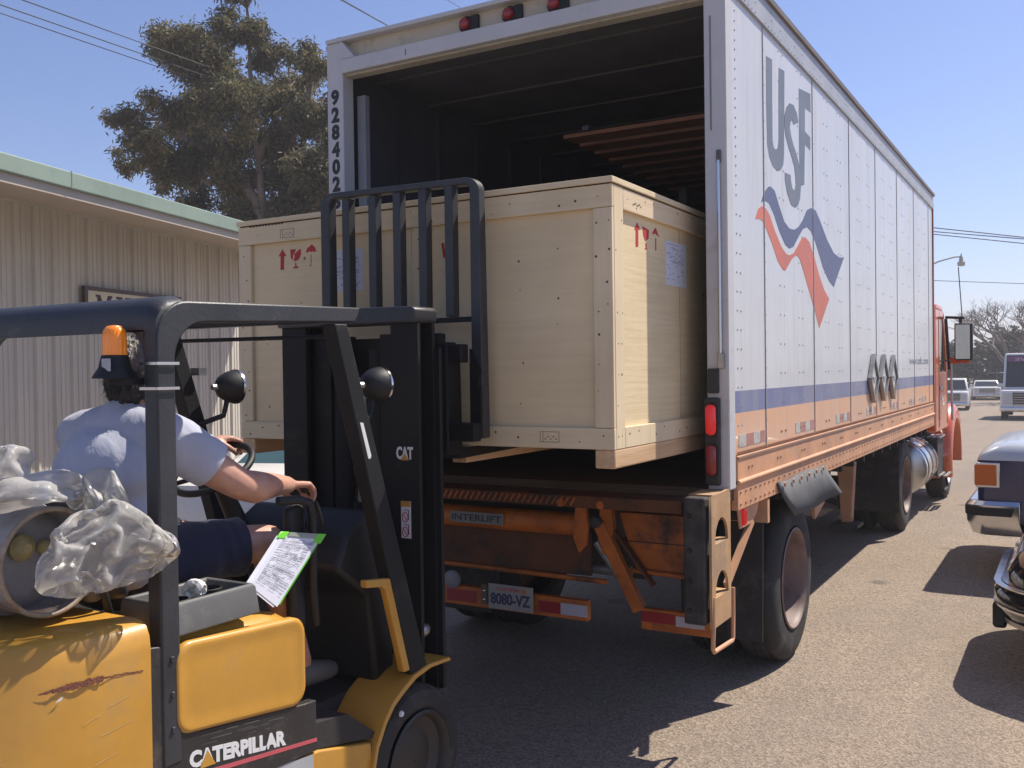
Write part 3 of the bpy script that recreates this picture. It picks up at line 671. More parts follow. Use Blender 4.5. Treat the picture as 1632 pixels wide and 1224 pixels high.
lred = lens('red_lens', (.55, .012, .015), emit=.35); lred2 = lens('dark_red_lens', (.30, .008, .012))
for x in (-2.93, -2.65, -2.37):
    o = MB().lathe([(0, .047), (.02, .047), (.028, .039)], (x, 4.55, 3.742), 'y', 20, -1, caps=True).build('marker_light', blackp, tr, smooth=40)
    MB().lathe([(0, .034), (.018, .032), (.03, .022), (.034, .008)], (x, 4.524, 3.742), 'y', 18, -1, caps=True).build('lens', lred2, o, smooth=60)
    MB().box(x+.03, x+.08, 4.525, 4.548, 3.70, 3.785).build('bracket', blackp, o)
# unit number down the left post
for i, ch in enumerate('9284023'):
    text('unit_number', ch, (-3.892, 4.5, 3.425-i*.1045), .062, .094, 'rear', M('number_black', (.03, .03, .034), .6), tr, bold=.055, depth=.0015)
# right post: tail lamps, marker box, pull strap
bxm = M('lamp_housing', (.035, .033, .033), .6, dirt=((.15, .12, .1), .6, 9, .55))
o = MB().box(-1.552, -1.476, 4.470, 4.50, 1.235, 1.66).build('tail_lamp_housing', bxm, tr, bevel=.01)
def oval(cx, cz, w, h, n=20):
    out = []
    for k in range(n):
        t = 2*math.pi*k/n; s = math.sin(t); c = math.cos(t); r = w/2
        out.append((cx+r*c, cz+(h/2-r)*(1 if s > 0 else -1)+r*s))
    return out
for z in (1.553, 1.358):
    r_ = MB(); r_.prism(oval(-1.514, z, .066, .165), 'y', 4.462, 4.471); r_.build('lamp_ring', blackp, o)
    l_ = MB(); a = oval(-1.514, z, .05, .148); b = oval(-1.514, z, .03, .126)
    l_.loft([[(x, 4.463, zz) for x, zz in a], [(x, 4.450, zz) for x, zz in a], [(x, 4.443, zz) for x, zz in b]]); l_.build('tail_lamp', lred if z > 1.5 else lred2, o, smooth=60)
box('marker_box', (-1.538, -1.482, 4.482, 4.50, 1.68, 1.80), bxm, tr, bevel=.006)
st = MB(); st.tube([(-1.474, 4.488, 2.80), (-1.472, 4.486, 2.3), (-1.472, 4.486, 1.86)], .008, 8).build('pull_rod', chrome, tr, smooth=60)
box('rod_latch', (-1.487, -1.455, 4.478, 4.50, 1.80, 1.875), dullmetal, tr, bevel=.004)
box('rod_latch', (-1.484, -1.462, 4.485, 4.50, 2.79, 2.85), M('latch_dark', (.1, .1, .1), .5), tr, bevel=.004)
# inside
box('floor', (XL+.015, XR-.015, 4.5, YF, 1.15, 1.215), plyfloor, tr)
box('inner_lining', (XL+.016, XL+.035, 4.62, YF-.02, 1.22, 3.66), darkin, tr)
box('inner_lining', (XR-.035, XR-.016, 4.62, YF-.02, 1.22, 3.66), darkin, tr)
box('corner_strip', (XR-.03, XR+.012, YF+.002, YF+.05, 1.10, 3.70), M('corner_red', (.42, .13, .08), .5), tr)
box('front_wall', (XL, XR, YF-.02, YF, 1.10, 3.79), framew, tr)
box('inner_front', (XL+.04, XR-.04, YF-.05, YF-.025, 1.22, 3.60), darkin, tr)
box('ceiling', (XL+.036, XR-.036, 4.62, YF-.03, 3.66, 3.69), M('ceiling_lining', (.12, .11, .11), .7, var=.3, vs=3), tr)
for k in range(12): box('roof_bow', (XL+.04, XR-.04, 4.9+k*.6, 4.93+k*.6, 3.648, 3.66), MATS['ceiling_lining'], tr)
box('door_track', (-3.797, -3.735, 4.63, 4.67, 1.22, 3.50), M('track_grey', (.27, .28, .30), .55), tr)
box('door_track', (-1.60, -1.555, 4.72, 4.80, 1.22, 3.50), MATS['track_grey'], tr)
for k in range(14): box('wall_post', (XL+.036, XL+.06, 5.1+k*.5, 5.14+k*.5, 1.22, 3.60), M('wall_post_dark', (.05, .053, .065), .6), tr)
slat = wood('brown_slat', (.30, .12, .055), (.17, .065, .03), False, (2, 20, 20))
for k in range(9): box('overhead_slat', (-2.66-.01*k, -1.565, 5.18+k*.24, 5.345+k*.24, 3.20, 3.222), slat, tr)
for x in (-2.5, -1.65): box('slat_beam', (x-.02, x+.02, 5.15, 7.4, 3.224, 3.25), darkin, tr)
box('load_post', (-2.63, -2.57, 7.05, 7.10, 1.216, 3.655), M('load_post_grey', (.09, .09, .10), .5), tr)
box('inner_patch', (-3.55, -3.30, 8.0, 8.03, 1.25, 2.75), M('patch_grey', (.3, .32, .36), .6), tr)
# liftgate
lip = MB(); lip.box(-3.86, -1.60, 4.28, 4.495, 1.115, 1.175); lip.build('lift_platform', rustor, tr, bevel=.005)
mb = MB()
for k in range(48):
    x = -3.83+k*.035; mb.bar((x, 4.277, 1.125), (x+.026, 4.277, 1.165), .008, .006, (0, -1, 0))
o = mb.build('tread_plate', orange, tr); tag(o, kind='stuff')
tb = MB(); tb.lathe([(0, .061), (1.46, .061)], (-3.66, 4.47, .998), 'x', 20, caps=True).build('torsion_tube', orange, tr, smooth=50)
box('lift_plate', (-2.996, -2.652, 4.402, 4.408, .972, 1.032), M('plate_grey', (.17, .18, .175), .5, var=.2, vs=12), tr)
text('lift_name', 'INTERLIFT', (-2.985, 4.4015, .985), .32, .034, 'rear', M('dark_print', (.03, .04, .05), .6), tr, bold=.02, depth=.0012)
mb = MB(); mb.box(-3.86, -2.2, 4.53, 4.55, .72, .94); mb.build('lift_apron', rustor, tr)
mb = MB(); mb.tube([(-3.86, 4.52, .72), (-2.1, 4.52, .70)], .014, 8); mb.build('apron_edge', orange, tr, smooth=60)
mb = MB(); mb.prism([(-2.02, 1.072), (-1.64, 1.072), (-1.64, .78), (-1.93, .785)], 'y', 4.50, 4.56); mb.build('side_box', orange, tr, bevel=.004)
box('box_crease', (-1.99, -1.645, 4.496, 4.50, .925, .930), rustor, tr)
mb = MB(); mb.tube([(-1.95, 4.49, .782), (-1.64, 4.49, .775)], .013, 8); mb.build('box_edge', orange, tr, smooth=60)
mb = MB(); mb.bar((-2.09, 4.42, 1.02), (-1.875, 4.42, .60), .065, .05, (0, -1, 0)); mb.build('lift_arm', orange, tr, bevel=.006)
mb = MB(); mb.bar((-2.03, 4.45, 1.0), (-1.82, 4.47, .72), .012, .05, (0, -1, 0)); mb.build('arm_web', rustor, tr)
for x in (-2.20, -2.06):
    mb = MB(); mb.prism([(x-.025, 1.11), (x+.035, 1.11), (x+.045, 1.0), (x+.03, .90), (x-.01, .86), (x-.04, .94)], 'y', 4.41, 4.44 if x < -2.1 else 4.46); mb.build('arm_bracket', orange, tr, bevel=.004)
MB().lathe([(0, .03), (.05, .03), (.055, .02)], (-2.10, 4.43, 1.03), 'y', 14, -1, caps=True).build('pivot_pin', under, tr, smooth=50)
for x in (-2.24, -2.02): MB().lathe([(0, .02), (.03, .02)], (x, 4.30, 1.135), 'y', 12, -1, caps=True).build('pivot_bolt', orange, tr, smooth=50)
mb = MB(); mb.tube([(-2.12, 4.44, .92), (-2.0, 4.46, .74)], .022, 10); mb.build('lift_ram', M('ram_silver', (.25, .25, .26), .4, metal=.6), tr, smooth=60)
mb = MB(); mb.tube([(-2.45, 4.6, .75), (-2.25, 4.6, .75)], .012, 8).tube([(-2.25, 4.6, .75), (-2.0, 4.6, .745)], .03, 10); mb.build('cross_ram', M('ram_silver', (.25, .25, .26)), tr, smooth=60)
# under-ride bumper with tape, plate and lamps
for x0, x1 in ((-3.75, -2.157), (-1.862, -1.50)):
    o = MB().box(x0, x1, 4.40, 4.44, .515, .62).build('bumper', orange, tr, bevel=.004)
    xx = -3.03 if x0 < -3 else -1.86
    box('hanger', (x0+.9 if x0 < -3 else x0+.15, (x0+.9 if x0 < -3 else x0+.15)+.05, 4.56, 4.60, .52, 1.1), under, tr)
bt_w = M('tape_bright_white', (.42, .41, .46), .35); bt_r = M('tape_deep_red', (.26, .012, .02), .35)
box('bumper_tape', (-3.02, -2.83, 4.397, 4.4, .535, .60), bt_r, tr)
box('bumper_tape', (-2.44, -2.31, 4.397, 4.4, .535, .595), bt_r, tr); box('bumper_tape', (-2.31, -2.158, 4.397, 4.4, .535, .595), bt_w, tr)
box('bumper_tape', (-1.86, -1.68, 4.397, 4.4, .555, .605), bt_r, tr); box('bumper_tape', (-1.68, -1.535, 4.397, 4.4, .55, .60), bt_w, tr)
pl = box('license_plate', (-2.736, -2.461, 4.374, 4.378, .527, .66), M('plate_white', (.27, .265, .26), .5, var=.12, vs=15), tr)  # plate white dimmed in its colour for the shade at the bumper
text('plate_number', '8080-VZ', (-2.722, 4.3735, .552), .245, .062, 'rear', M('plate_blue', (.03, .035, .09), .6), pl, bold=.03, depth=.0012)
text('plate_state', 'CALIFORNIA', (-2.69, 4.3735, .628), .15, .017, 'rear', red_print, pl, depth=.001)
box('plate_sticker', (-2.53, -2.505, 4.372, 4.374, .62, .645), M('sticker_orange', (.4, .15, .03), .5), pl)
box('plate_lamp', (-2.775, -2.742, 4.366, 4.384, .545, .65), M('lamp_bracket', (.09, .07, .06), .5), tr)
for z in (.572, .62): MB().lathe([(0, .009), (.008, .007), (.010, .002)], (-2.757, 4.366, z), 'y', 10, -1, caps=True).build('lamp_bulb', chrome, tr, smooth=60)
MB().lathe([(0, .05), (.02, .05), (.03, .035)], (-2.98, 4.40, .655), 'y', 18, -1, caps=True).build('round_reflector', M('pale_plastic', (.22, .22, .25), .4), tr, smooth=50)
# dock bumper step at the right corner
mb = MB(); mb.box(-1.575, -1.468, 4.225, 4.30, .615, 1.205); mb.build('dock_rubber', rubber, tr, bevel=.012)
for z in (.68, .82, .96, 1.12): MB().lathe([(0, .014), (.006, .012)], (-1.545, 4.225, z), 'y', 10, -1, caps=True).build('rubber_bolt', blackp, tr, smooth=50)
def arch(y0, y1, z0, z1, n=12):
    c = (y0+y1)/2; r = (y1-y0)/2
    return [(y0, z0)]+[(c-r*math.cos(math.pi*k/n), z0+.01+(z1-z0-.01)*math.sin(math.pi*k/n)) for k in range(n+1)]+[(y1, z0)]
def plate_with_holes(outer, holes, x0, x1, name, mat, parent):
    cu = bpy.data.curves.new(name, 'CURVE'); cu.dimensions = '2D'; cu.fill_mode = 'BOTH'; cu.extrude = (x1-x0)/2
    for pl_ in [outer]+holes:
        sp = cu.splines.new('POLY'); sp.points.add(len(pl_)-1); sp.use_cyclic_u = True
        for p_, q in zip(sp.points, pl_): p_.co = (q[0], q[1], 0, 1)
    t = bpy.data.objects.new(name, cu); C.objects.link(t); me = eval_mesh(t); me.materials.clear()
    me.transform(Matrix.Translation(((x0+x1)/2, 0, 0)) @ PLANES['right'].to_4x4())
    return link_mesh(name, me, mat, parent)
worn = M('worn_orange_plate', (.50, .30, .15), .6, var=.25, vs=6, dirt=((.28, .22, .16), .8, 5, .48), bump=.1)
plate_with_holes([(4.235, .60), (4.515, .60), (4.515, 1.222), (4.235, 1.21)], [arch(4.285, 4.475, .985, 1.10), arch(4.285, 4.475, .735, .85)], -1.452, -1.44, 'step_plate', worn, tr)
box('step_top', (-1.572, -1.452, 4.30, 4.515, 1.20, 1.212), worn, tr)
box('step_back', (-1.575, -1.565, 4.30, 4.515, .60, 1.20), rustor, tr)
box('step_tread', (-1.56, -1.455, 4.31, 4.51, .975, .985), worn, tr); box('step_tread', (-1.56, -1.455, 4.31, 4.51, .725, .735), worn, tr)
mb = MB(); mb.tube([(-1.445, 4.262, .745), (-1.44, 4.25, .62), (-1.436, 4.225, .515), (-1.434, 4.235, .50), (-1.434, 4.50, .488), (-1.434, 4.515, .50), (-1.438, 4.535, .62), (-1.442, 4.548, .735)], .011, 8); mb.build('step_loop', orangef, tr, smooth=60)
mb = MB(); mb.prism([(4.258, .65), (4.535, .625), (4.545, .73), (4.258, .735)], 'x', -1.452, -1.446); mb.build('loop_plate', orangef, tr)
# left corner dock bumper too
mb = MB(); mb.box(-3.90, -3.79, 4.225, 4.30, .615, 1.205); mb.build('dock_rubber', rubber2, tr, bevel=.012)
box('step_box', (-3.91, -3.79, 4.30, 4.515, .60, 1.205), rustor, tr)
# undercarriage
for x in (-3.2, -2.16): box('frame_rail', (x-.06, x+.06, 4.6, 12.0, .90, 1.15), under, tr)
for k in range(18): box('cross_member', (XL+.04, XR-.04, 4.75+k*.42, 4.80+k*.42, 1.03, 1.15), under, tr)
mb = MB(); mb.lathe([(0, .06), (1.9, .06)], (-3.63, 5.97, .5), 'x', 12, caps=True); mb.build('axle', under, tr)
for x in (-3.1, -2.26): box('spring_hanger', (x-.05, x+.05, 5.3, 6.7, .55, .9), under, tr)
mb = MB(); mb.prism([(-1.68, .30), (-1.48, .30), (-1.47, 1.10), (-1.70, 1.10)], 'y', 5.18, 5.19); mb.build('mud_flap', rubber, tr)
mb = MB(); mb.prism([(-3.86, .26), (-3.22, .26), (-3.22, 1.10), (-3.86, 1.10)], 'y', 5.18, 5.19); mb.build('mud_flap', rubber, tr)
box('splash_panel', (-3.2, -2.1, 5.24, 5.26, .62, 1.10), under, tr)
box('flap_bracket', (-1.76, -1.44, 5.16, 5.20, .96, 1.09), orangef, tr)
mb = MB(); mb.prism([(4.72, 1.098), (5.10, 1.098), (5.05, 1.03), (4.95, .99), (4.76, .985)], 'x', -1.475, -1.467); mb.build('gusset_plate', orangef, tr)
mb = MB(); mb.bar((-1.48, 5.0, 1.0), (-1.50, 4.62, .72), .05, .02, (1, 0, 0)); mb.build('gusset_brace', orangef, tr)
box('side_marker', (-1.468, -1.448, 4.78, 4.815, 1.00, 1.085), lred, tr, bevel=.006)
mb = MB(); mb.prism([(6.9, 1.098), (7.25, 1.098), (7.25, .80), (6.95, .72)], 'x', -1.62, -1.60); mb.build('fender_plate', orangef, tr)
box('fender_side', (-1.90, -1.60, 7.24, 7.255, .78, 1.098), rustor, tr)
# rubber sheet hanging over the rear wheel
N_ = 14; ringsA = []
for k in range(N_+1):
    t = k/N_; y0 = 5.31+(6.44-5.31)*t; y1 = 5.50+(6.72-5.50)*t; wv = .005*math.sin(t*8.0)
    ringsA.append([(XR+.016+abs(wv)*.3, y0, 1.165-.006*math.sin(t*9)), (XR+.036+wv, (y0+y1)/2-.02, 1.065), (XR+.066+wv*1.5, y1, .958-.012*math.sin(t*2.9)+.004*math.sin(t*11))])
mb = MB(); mb.loft([[p for p in r] for r in ringsA], caps=False, closed=False); o = mb.build('rubber_sheet', rubber2, tr, smooth=180)
so = o.modifiers.new('thick', 'SOLIDIFY'); so.thickness = .008
for k in range(6): MB().lathe([(0, .014), (.008, .012)], (XR+.03, 5.40+k*.19, 1.145), 'x', 8, caps=True).build('sheet_bolt', rivet_or, tr)
# landing gear and a cross brace
for x in (-1.86, -3.5):
    mb = MB(); mb.prism([(x-.09, 1.1), (x+.09, 1.1), (x+.045, .34), (x-.045, .34)], 'y', 9.30, 9.42); mb.build('landing_leg', orangef if x > -2 else rustor, tr, bevel=.01)
    box('landing_foot', (x-.12, x+.12, 9.22, 9.50, .30, .335), under, tr)
mb = MB(); mb.bar((-1.9, 9.36, .5), (-3.45, 9.36, 1.0), .05, .05); mb.build('gear_brace', under, tr)

rustdk = M('rusty_hub', (.12, .05, .032), .7, var=.4, vs=14, dirt=((.05, .035, .03), .8, 9, .5))
def wheel(parent, x_out, s, y, z, R=.5, W=.27, rr=.295, dish=.13, rim_mat=None, tyre_mat=None, nuts=True, ax='x', hub_mat=None):
    """x_out: outer face, s=+1 when the outer face looks to +X"""
    rim_mat = rim_mat or rustor; tyre_mat = tyre_mat or rubber
    c = (x_out, y, z) if ax == 'x' else (y, x_out, z)
    def P(pr): return [(-a*1.0, r) for a, r in pr]
    g = .012
    tp = [(.03, rr), (.004, rr+.03), (.0, R*.80), (.012, R*.93), (.034, R*.985), (.055, R)]
    x = .055; n = 4; w = (W-.11)/n
    for k in range(n):
        tp += [(x+.004, R), (x+w-g-.004, R)]
        if k < n-1: tp += [(x+w-g, R-.012), (x+w-.001, R-.012)]
        x += w
    tp += [(W-.055, R), (W-.034, R*.985), (W-.012, R*.93), (W, R*.8), (W-.004, rr+.03), (W-.03, rr)]
    t = MB().lathe(P(tp), c, ax, 48, s).build('tyre', tyre_mat, parent, smooth=35)
    rp = [(.0, rr+.016), (-.006, rr+.006), (.006, rr-.006), (.03, rr-.012), (dish-.01, rr-.035), (dish, rr-.06)]
    MB().lathe(P([(dish-.001, .236), (dish-.001, .15), (dish-.02, .135), (dish-.03, .10), (dish-.045, .085), (dish-.05, .05), (dish-.05, .003)]) if R > .45 else P([(dish, rr-.055), (dish-.02, .05), (dish-.02, .003)]), c, ax, 32, s).build('hub', hub_mat or rustdk, parent, smooth=35)
    r_ = MB().lathe(P(rp), c, ax, 40, s).build('rim', rim_mat, parent, smooth=35)
    if nuts:
        mb = MB()
        for k in range(10):
            t_ = 2*math.pi*k/10; a, b = .17*math.cos(t_), .17*math.sin(t_)
            cc = (x_out-s*dish, y+a, z+b) if ax == 'x' else (y+a, x_out-s*dish, z+b)
            mb.lathe([(0, .016), (.03, .014)], cc, ax, 6, s, caps=True)
        mb.build('lug_nut', under, r_)
    return t
rimw = M('rim_shade_brown', (.23, .155, .135), .55, var=.25, vs=6, dirt=((.10, .05, .035), .8, 5, .5))  # pale rim toned brown to stand in for shade inside the barrel
for xo, s in ((-1.50, 1), (-3.86, -1)):
    w = wheel(tr, xo, s, 5.97, .5, rim_mat=rimw, dish=.17); wheel(tr, xo-s*.31, s, 5.97, .5, nuts=False)

# ---------------------------------------------------------------- the orange tractor in front
tk = thing('semi_tractor', 'orange road tractor coupled to the white trailer, only its right side showing', 'truck', (-2.68, 12.9, 0))
cabp = M('cab_orange', (.66, .125, .035), .28, var=.08, vs=2, coat=.6, dirt=((.4, .15, .08), .3, 4, .6))
wglass = glass('window_glass', (.05, .065, .07), alpha=.75)
XT = -1.44; XTL = -3.92
# cab shell: rear wall, roof, sides with window openings
mb = MB(); mb.box(XTL, XT, 12.42, 12.47, 1.0, 2.50); mb.build('cab_back', cabp, tk, bevel=.02)
for x0, x1 in ((XT-.04, XT), (XTL, XTL+.04)):
    mb = MB(); mb.box(x0, x1, 12.47, 13.66, 1.0, 1.72).box(x0, x1, 12.47, 12.85, 1.72, 2.48).box(x0, x1, 12.85, 13.3, 2.40, 2.48).bar(((x0+x1)/2, 13.62, 1.70), ((x0+x1)/2, 13.26, 2.46), .04, .09, (0, 1, 0)); mb.build('cab_side', cabp, tk, bevel=.008)
    mb = MB(); mb.prism([(12.85, 1.72), (13.60, 1.72), (13.28, 2.40), (12.85, 2.40)], 'x', x0+.012, x1-.012); mb.build('side_window', wglass, tk)
mb = MB(); mb.prism([(12.45, 2.47), (13.30, 2.47), (13.1, 2.55), (12.5, 2.55)], 'x', XTL, XT); mb.build('cab_roof', cabp, tk, bevel=.03)
mb = MB(); mb.prism([(13.64, 1.68), (13.66, 1.70), (13.30, 2.48), (13.28, 2.46)], 'x', XTL+.06, XT-.06); mb.build('windscreen', wglass, tk)
box('door_seam', (XT+.0005, XT+.004, 12.74, 12.75, 1.05, 2.40), under, tk); box('door_seam', (XT+.0005, XT+.004, 13.58, 13.59, 1.05, 1.72), under, tk)
box('door_handle', (XT, XT+.03, 12.80, 12.95, 1.50, 1.54), chrome, tk, bevel=.005)
for k in range(3): box('door_mark', (XT-.001, XT+.003, 12.95+.07*k, 13.05+.12*k, 1.42-.06*k, 1.46-.06*k), white_print, tk)
# hood and front fender
rings = []
for y, zt, hw in ((13.62, 1.70, .80), (14.4, 1.60, .74), (15.0, 1.50, .68), (15.25, 1.38, .64)):
    rings.append([(-2.68-hw, y, .85), (-2.68-hw, y, zt-.12), (-2.68-hw+.14, y, zt), (-2.68+hw-.14, y, zt), (-2.68+hw, y, zt-.12), (-2.68+hw, y, .85)])
mb = MB(); mb.loft(rings); mb.build('hood', cabp, tk, smooth=50, bevel=.02)
for s, xf in ((1, -1.40), (-1, -3.96)):
    rg_ = []
    n = 18
    for k in range(n+1):
        t = math.radians(-18+k*(205/n)); c_, s_ = math.cos(t), math.sin(t)
        ri, ro = .56, .66+.10*max(0, s_)**2
        y = 14.38; 
        ring = []
        for xx, rr_ in ((xf-s*.02, ri), (xf+s*.0, ri+.01), (xf, ro-.07), (xf-s*.025, ro-.02), (xf-s*.07, ro), (xf-s*.5, ro+.03), (xf-s*.5, ri)):
            ring.append((xx, y-rr_*c_*1.02, .52+rr_*s_))
        rg_.append(ring)
    mb = MB(); mb.loft(rg_); mb.build('front_fender', cabp, tk, smooth=50)
    wheel(tk, xf-s*.10, s, 14.30, .5, R=.5, rim_mat=dullmetal, dish=.04)
    wheel(tk, (-1.60 if s > 0 else -3.76), s, 11.22, .5, rim_mat=rimw, dish=.16); wheel(tk, (-1.91 if s > 0 else -3.45), s, 11.22, .5, nuts=False)
for x0, x1 in ((-2.2, -1.58), (-3.78, -3.16)): box('mud_flap', (x0, x1, 10.58, 10.59, .28, 1.02), rubber, tk)
# fuel tank with straps
tankm = M('polished_tank', (.60, .60, .61), .22, metal=.95, var=.1, vs=3)
mb = MB(); mb.lathe([(0, .28), (.015, .315), (.03, .32), (1.02, .32), (1.035, .315), (1.05, .28)], (-1.80, 11.95, .60), 'y', 36, caps=True); mb.build('fuel_tank', tankm, tk, smooth=40)
for y in (12.05, 12.42, 12.78): MB().lathe([(0, .326), (.06, .326)], (-1.80, y, .60), 'y', 36).build('tank_strap', blackp, tk, smooth=40)
MB().lathe([(0, .04), (.05, .04)], (-1.75, 12.2, .88), 'z', 14, caps=True).build('tank_cap', chrome, tk, smooth=40)
# steps and battery box
o = MB().box(-2.0, -1.50, 13.08, 13.66, .40, .88).build('step_box', under, tk, bevel=.01)
for z, x1 in ((.885, -1.47), (.40, -1.40)):
    for k in range(4): box('step_tread', (x1-.035-k*.06, x1-k*.06, 13.08, 13.64, z, z+.018), dullmetal, tk)
MB().lathe([(0, .17), (.5, .17)], (-1.78, 13.35, .45), 'z', 20, caps=True).build('air_tank', blackp, tk, smooth=40)
mb = MB(); mb.tube([(-1.46, 13.1, .42), (-1.44, 13.12, .22), (-1.44, 13.55, .22), (-1.46, 13.6, .42)], .018, 8); mb.build('step_bracket', under, tk, smooth=60)
for x in (-3.1, -2.26): box('frame_rail', (x-.05, x+.05, 10.6, 15.2, .75, .98), under, tk)
mb = MB(); mb.lathe([(0, .07), (1.6, .07)], (-3.48, 11.22, .5), 'x', 12, caps=True); mb.build('axle', under, tk)
mb = MB(); mb.lathe([(0, .06), (2.0, .06)], (-3.68, 14.30, .45), 'x', 12, caps=True); mb.build('axle', under, tk)
box('fifth_wheel', (-3.2, -2.16, 10.8, 11.7, .99, 1.09), under, tk)
mb = MB(); mb.tube([(-1.72, 12.36, .9), (-1.72, 12.36, 3.0)], .055, 14); mb.build('exhaust_stack', dullmetal, tk, smooth=60)
box('front_bumper', (-3.8, -1.56, 15.25, 15.42, .40, .72), chrome, tk, bevel=.03)
# mirror on its arms, flag and antenna
MX = -1.22
mr_ = MB().box(MX-.10, MX+.11, 13.28, 13.38, 1.86, 2.33).build('mirror', blackp, tk, bevel=.02)
mg = bpy.data.materials.new('mirror_glass'); mg.use_nodes = True; p_ = mg.node_tree.nodes['Principled BSDF']; p_.inputs['Metallic'].default_value = 1; p_.inputs['Roughness'].default_value = .03; p_.inputs['Base Color'].default_value = (.42, .43, .42, 1)
box('mirror_face', (MX-.085, MX+.08, 13.274, 13.281, 1.88, 2.31), mg, mr_)
mb = MB(); mb.tube([(XT, 13.5, 2.42), (MX, 13.40, 2.40)], .018, 8).tube([(XT, 13.5, 2.40), (XT+.03, 13.6, 1.75)], .02, 8).tube([(XT, 13.5, 1.86), (MX+.06, 13.38, 1.84)], .010, 8).tube([(MX-.04, 13.4, 2.40), (MX-.03, 13.36, 2.3)], .02, 6); mb.build('mirror_arm', blackp, tk, smooth=60)
mb = MB(); mb.tube([(MX-.15, 13.38, 1.92), (MX-.14, 13.4, 1.10)], .014, 8); mb.build('flag_staff', dullmetal, tk, smooth=60)
mb = MB(); mb.prism([(MX-.16, 1.90), (MX-.15, 1.82), (MX+.06, 1.83), (MX+.10, 1.90), (MX+.02, 1.875)], 'y', 13.36, 13.375); mb.build('orange_flag', M('flag_orange', (.75, .10, .02), .7), tk)
mb = MB(); mb.tube([(MX-.02, 13.42, 2.41), (MX-.06, 13.42, 3.05)], .006, 6); mb.build('antenna', blackp, tk, smooth=60)
# ---------------------------------------------------------------- the wooden crate on the forks
ply = wood('crate_plywood', (.81, .65, .40), (.755, .59, .355), True, (1.2, 1.2, 26), kscale=4.8, kr=.012)
ply_r = wood('crate_plywood_end', (.81, .66, .41), (.70, .55, .325), True, (1.2, 1.2, 34), kscale=5.2, kr=.012)
pine_h = wood('pine_batten', (.80, .655, .43), (.73, .585, .365), True, (1.0, 14, 26), kscale=3.6, kr=.016, kcol=(.22, .12, .05))
pine_v = wood('pine_upright', (.80, .655, .435), (.73, .585, .37), True, (24, 24, 1.0), kscale=3.6, kr=.016, kcol=(.22, .12, .05))
skid_m = wood('fir_skid', (.72, .49, .29), (.55, .34, .18), True, (20, 1.0, 24), kscale=3.0, kr=.03)
CX0, CX1, CY0, CY1, CZ0, CZ1 = -3.80, -1.65, 3.64, 5.28, 1.467, 2.572
cr = thing('wooden_crate', 'large plywood shipping crate with pine battens held on the forks', 'crate', (-2.72, 4.4, 1.387))
box('front_panel', (-3.775, -2.692, CY0+.022, CY0+.034, 1.48, 2.56), ply, cr)
box('front_panel', (-2.690, -1.675, CY0+.022, CY0+.034, 1.48, 2.56), ply, cr)
box('back_panel', (CX0+.02, CX1-.02, CY1-.034, CY1-.022, 1.48, 2.56), ply, cr)
box('end_panel', (CX1-.032, CX1-.020, CY0+.036, CY1-.036, 1.48, 2.56), ply_r, cr)
box('end_panel', (CX0+.020, CX0+.032, CY0+.036, CY1-.036, 1.48, 2.56), ply_r, cr)
B = dict(bevel=.0025); stk0 = M('joint_brown', (.42, .31, .17), .7)  # brown line for the joint between plywood sheets
box('batten', (CX0, CX1, CY0, CY0+.0215, 2.478, CZ1), pine_h, cr, **B)
box('batten', (CX0, CX1, CY0, CY0+.0215, CZ0, 1.556), pine_h, cr, **B)
box('upright', (CX0, CX0+.085, CY0+.001, CY0+.0215, 1.558, 2.476), pine_v, cr, **B)
box('upright', (-1.738, CX1-.001, CY0+.001, CY0+.0215, 1.558, 2.476), pine_v, cr, **B)
box('upright', (-2.66, -2.574, CY0+.0015, CY0+.0215, 1.558, 2.476), pine_v, cr, **B)
for s, xa in ((1, CX1), (-1, CX0)):
    x0, x1 = (xa-.0195, xa) if s > 0 else (xa, xa+.0195)
    box('upright', (x0, x1, CY0+.0225, CY0+.115, CZ0, CZ1), pine_v, cr, **B)
    box('upright', (x0, x1, CY1-.115, CY1-.0225, CZ0, CZ1), pine_v, cr, **B)
    if s < 0: box('upright', (x0, x1-.001, 4.40, 4.487, CZ0+.092, 2.478), pine_v, cr, **B)
    else: box('panel_joint', (x0-.0005, x0+.0012, 4.468, 4.473, CZ0+.092, 2.478), stk0, cr)
    box('batten', (x0, x1, CY0+.117, CY1-.117, 2.48, CZ1-.002), pine_h if 0 else wood('pine_end', (.80,.64,.43), (.71,.555,.35), True, (14, 1.0, 26), kscale=3.6, kr=.016) if s > 0 else pine_h, cr, **B)
    box('batten', (x0, x1, CY0+.117, CY1-.117, CZ0, 1.556), pine_v, cr, **B)
box('lid', (CX0-.006, CX1+.006, CY0-.008, CY1+.006, 2.578, 2.603), pine_h, cr, **B)
box('lid_gap', (CX0+.01, CX1-.008, CY0+.006, CY1-.01, CZ1, 2.578), M('gap_dark', (.05, .035, .02), .8), cr)
mb = MB()
for k in range(11): mb.box(-3.715+k*.022, -3.703+k*.022, CY0-.0015, CY0+.004, 2.567, 2.574)
mb.build('pencil_mark', blackp, cr)
for x0, x1 in ((CX1-.092, CX1-.0005), (-2.465, -2.385), (-3.07, -2.99), (CX0+.0005, CX0+.092)):
    box('skid', (x0, x1, CY0+.004, CY1-.004, 1.387, CZ0-.001), skid_m, cr, bevel=.006)
box('crate_floor', (CX0+.03, CX1-.03, CY0+.03, CY1-.03, CZ0+.001, CZ0+.015), skid_m, cr)
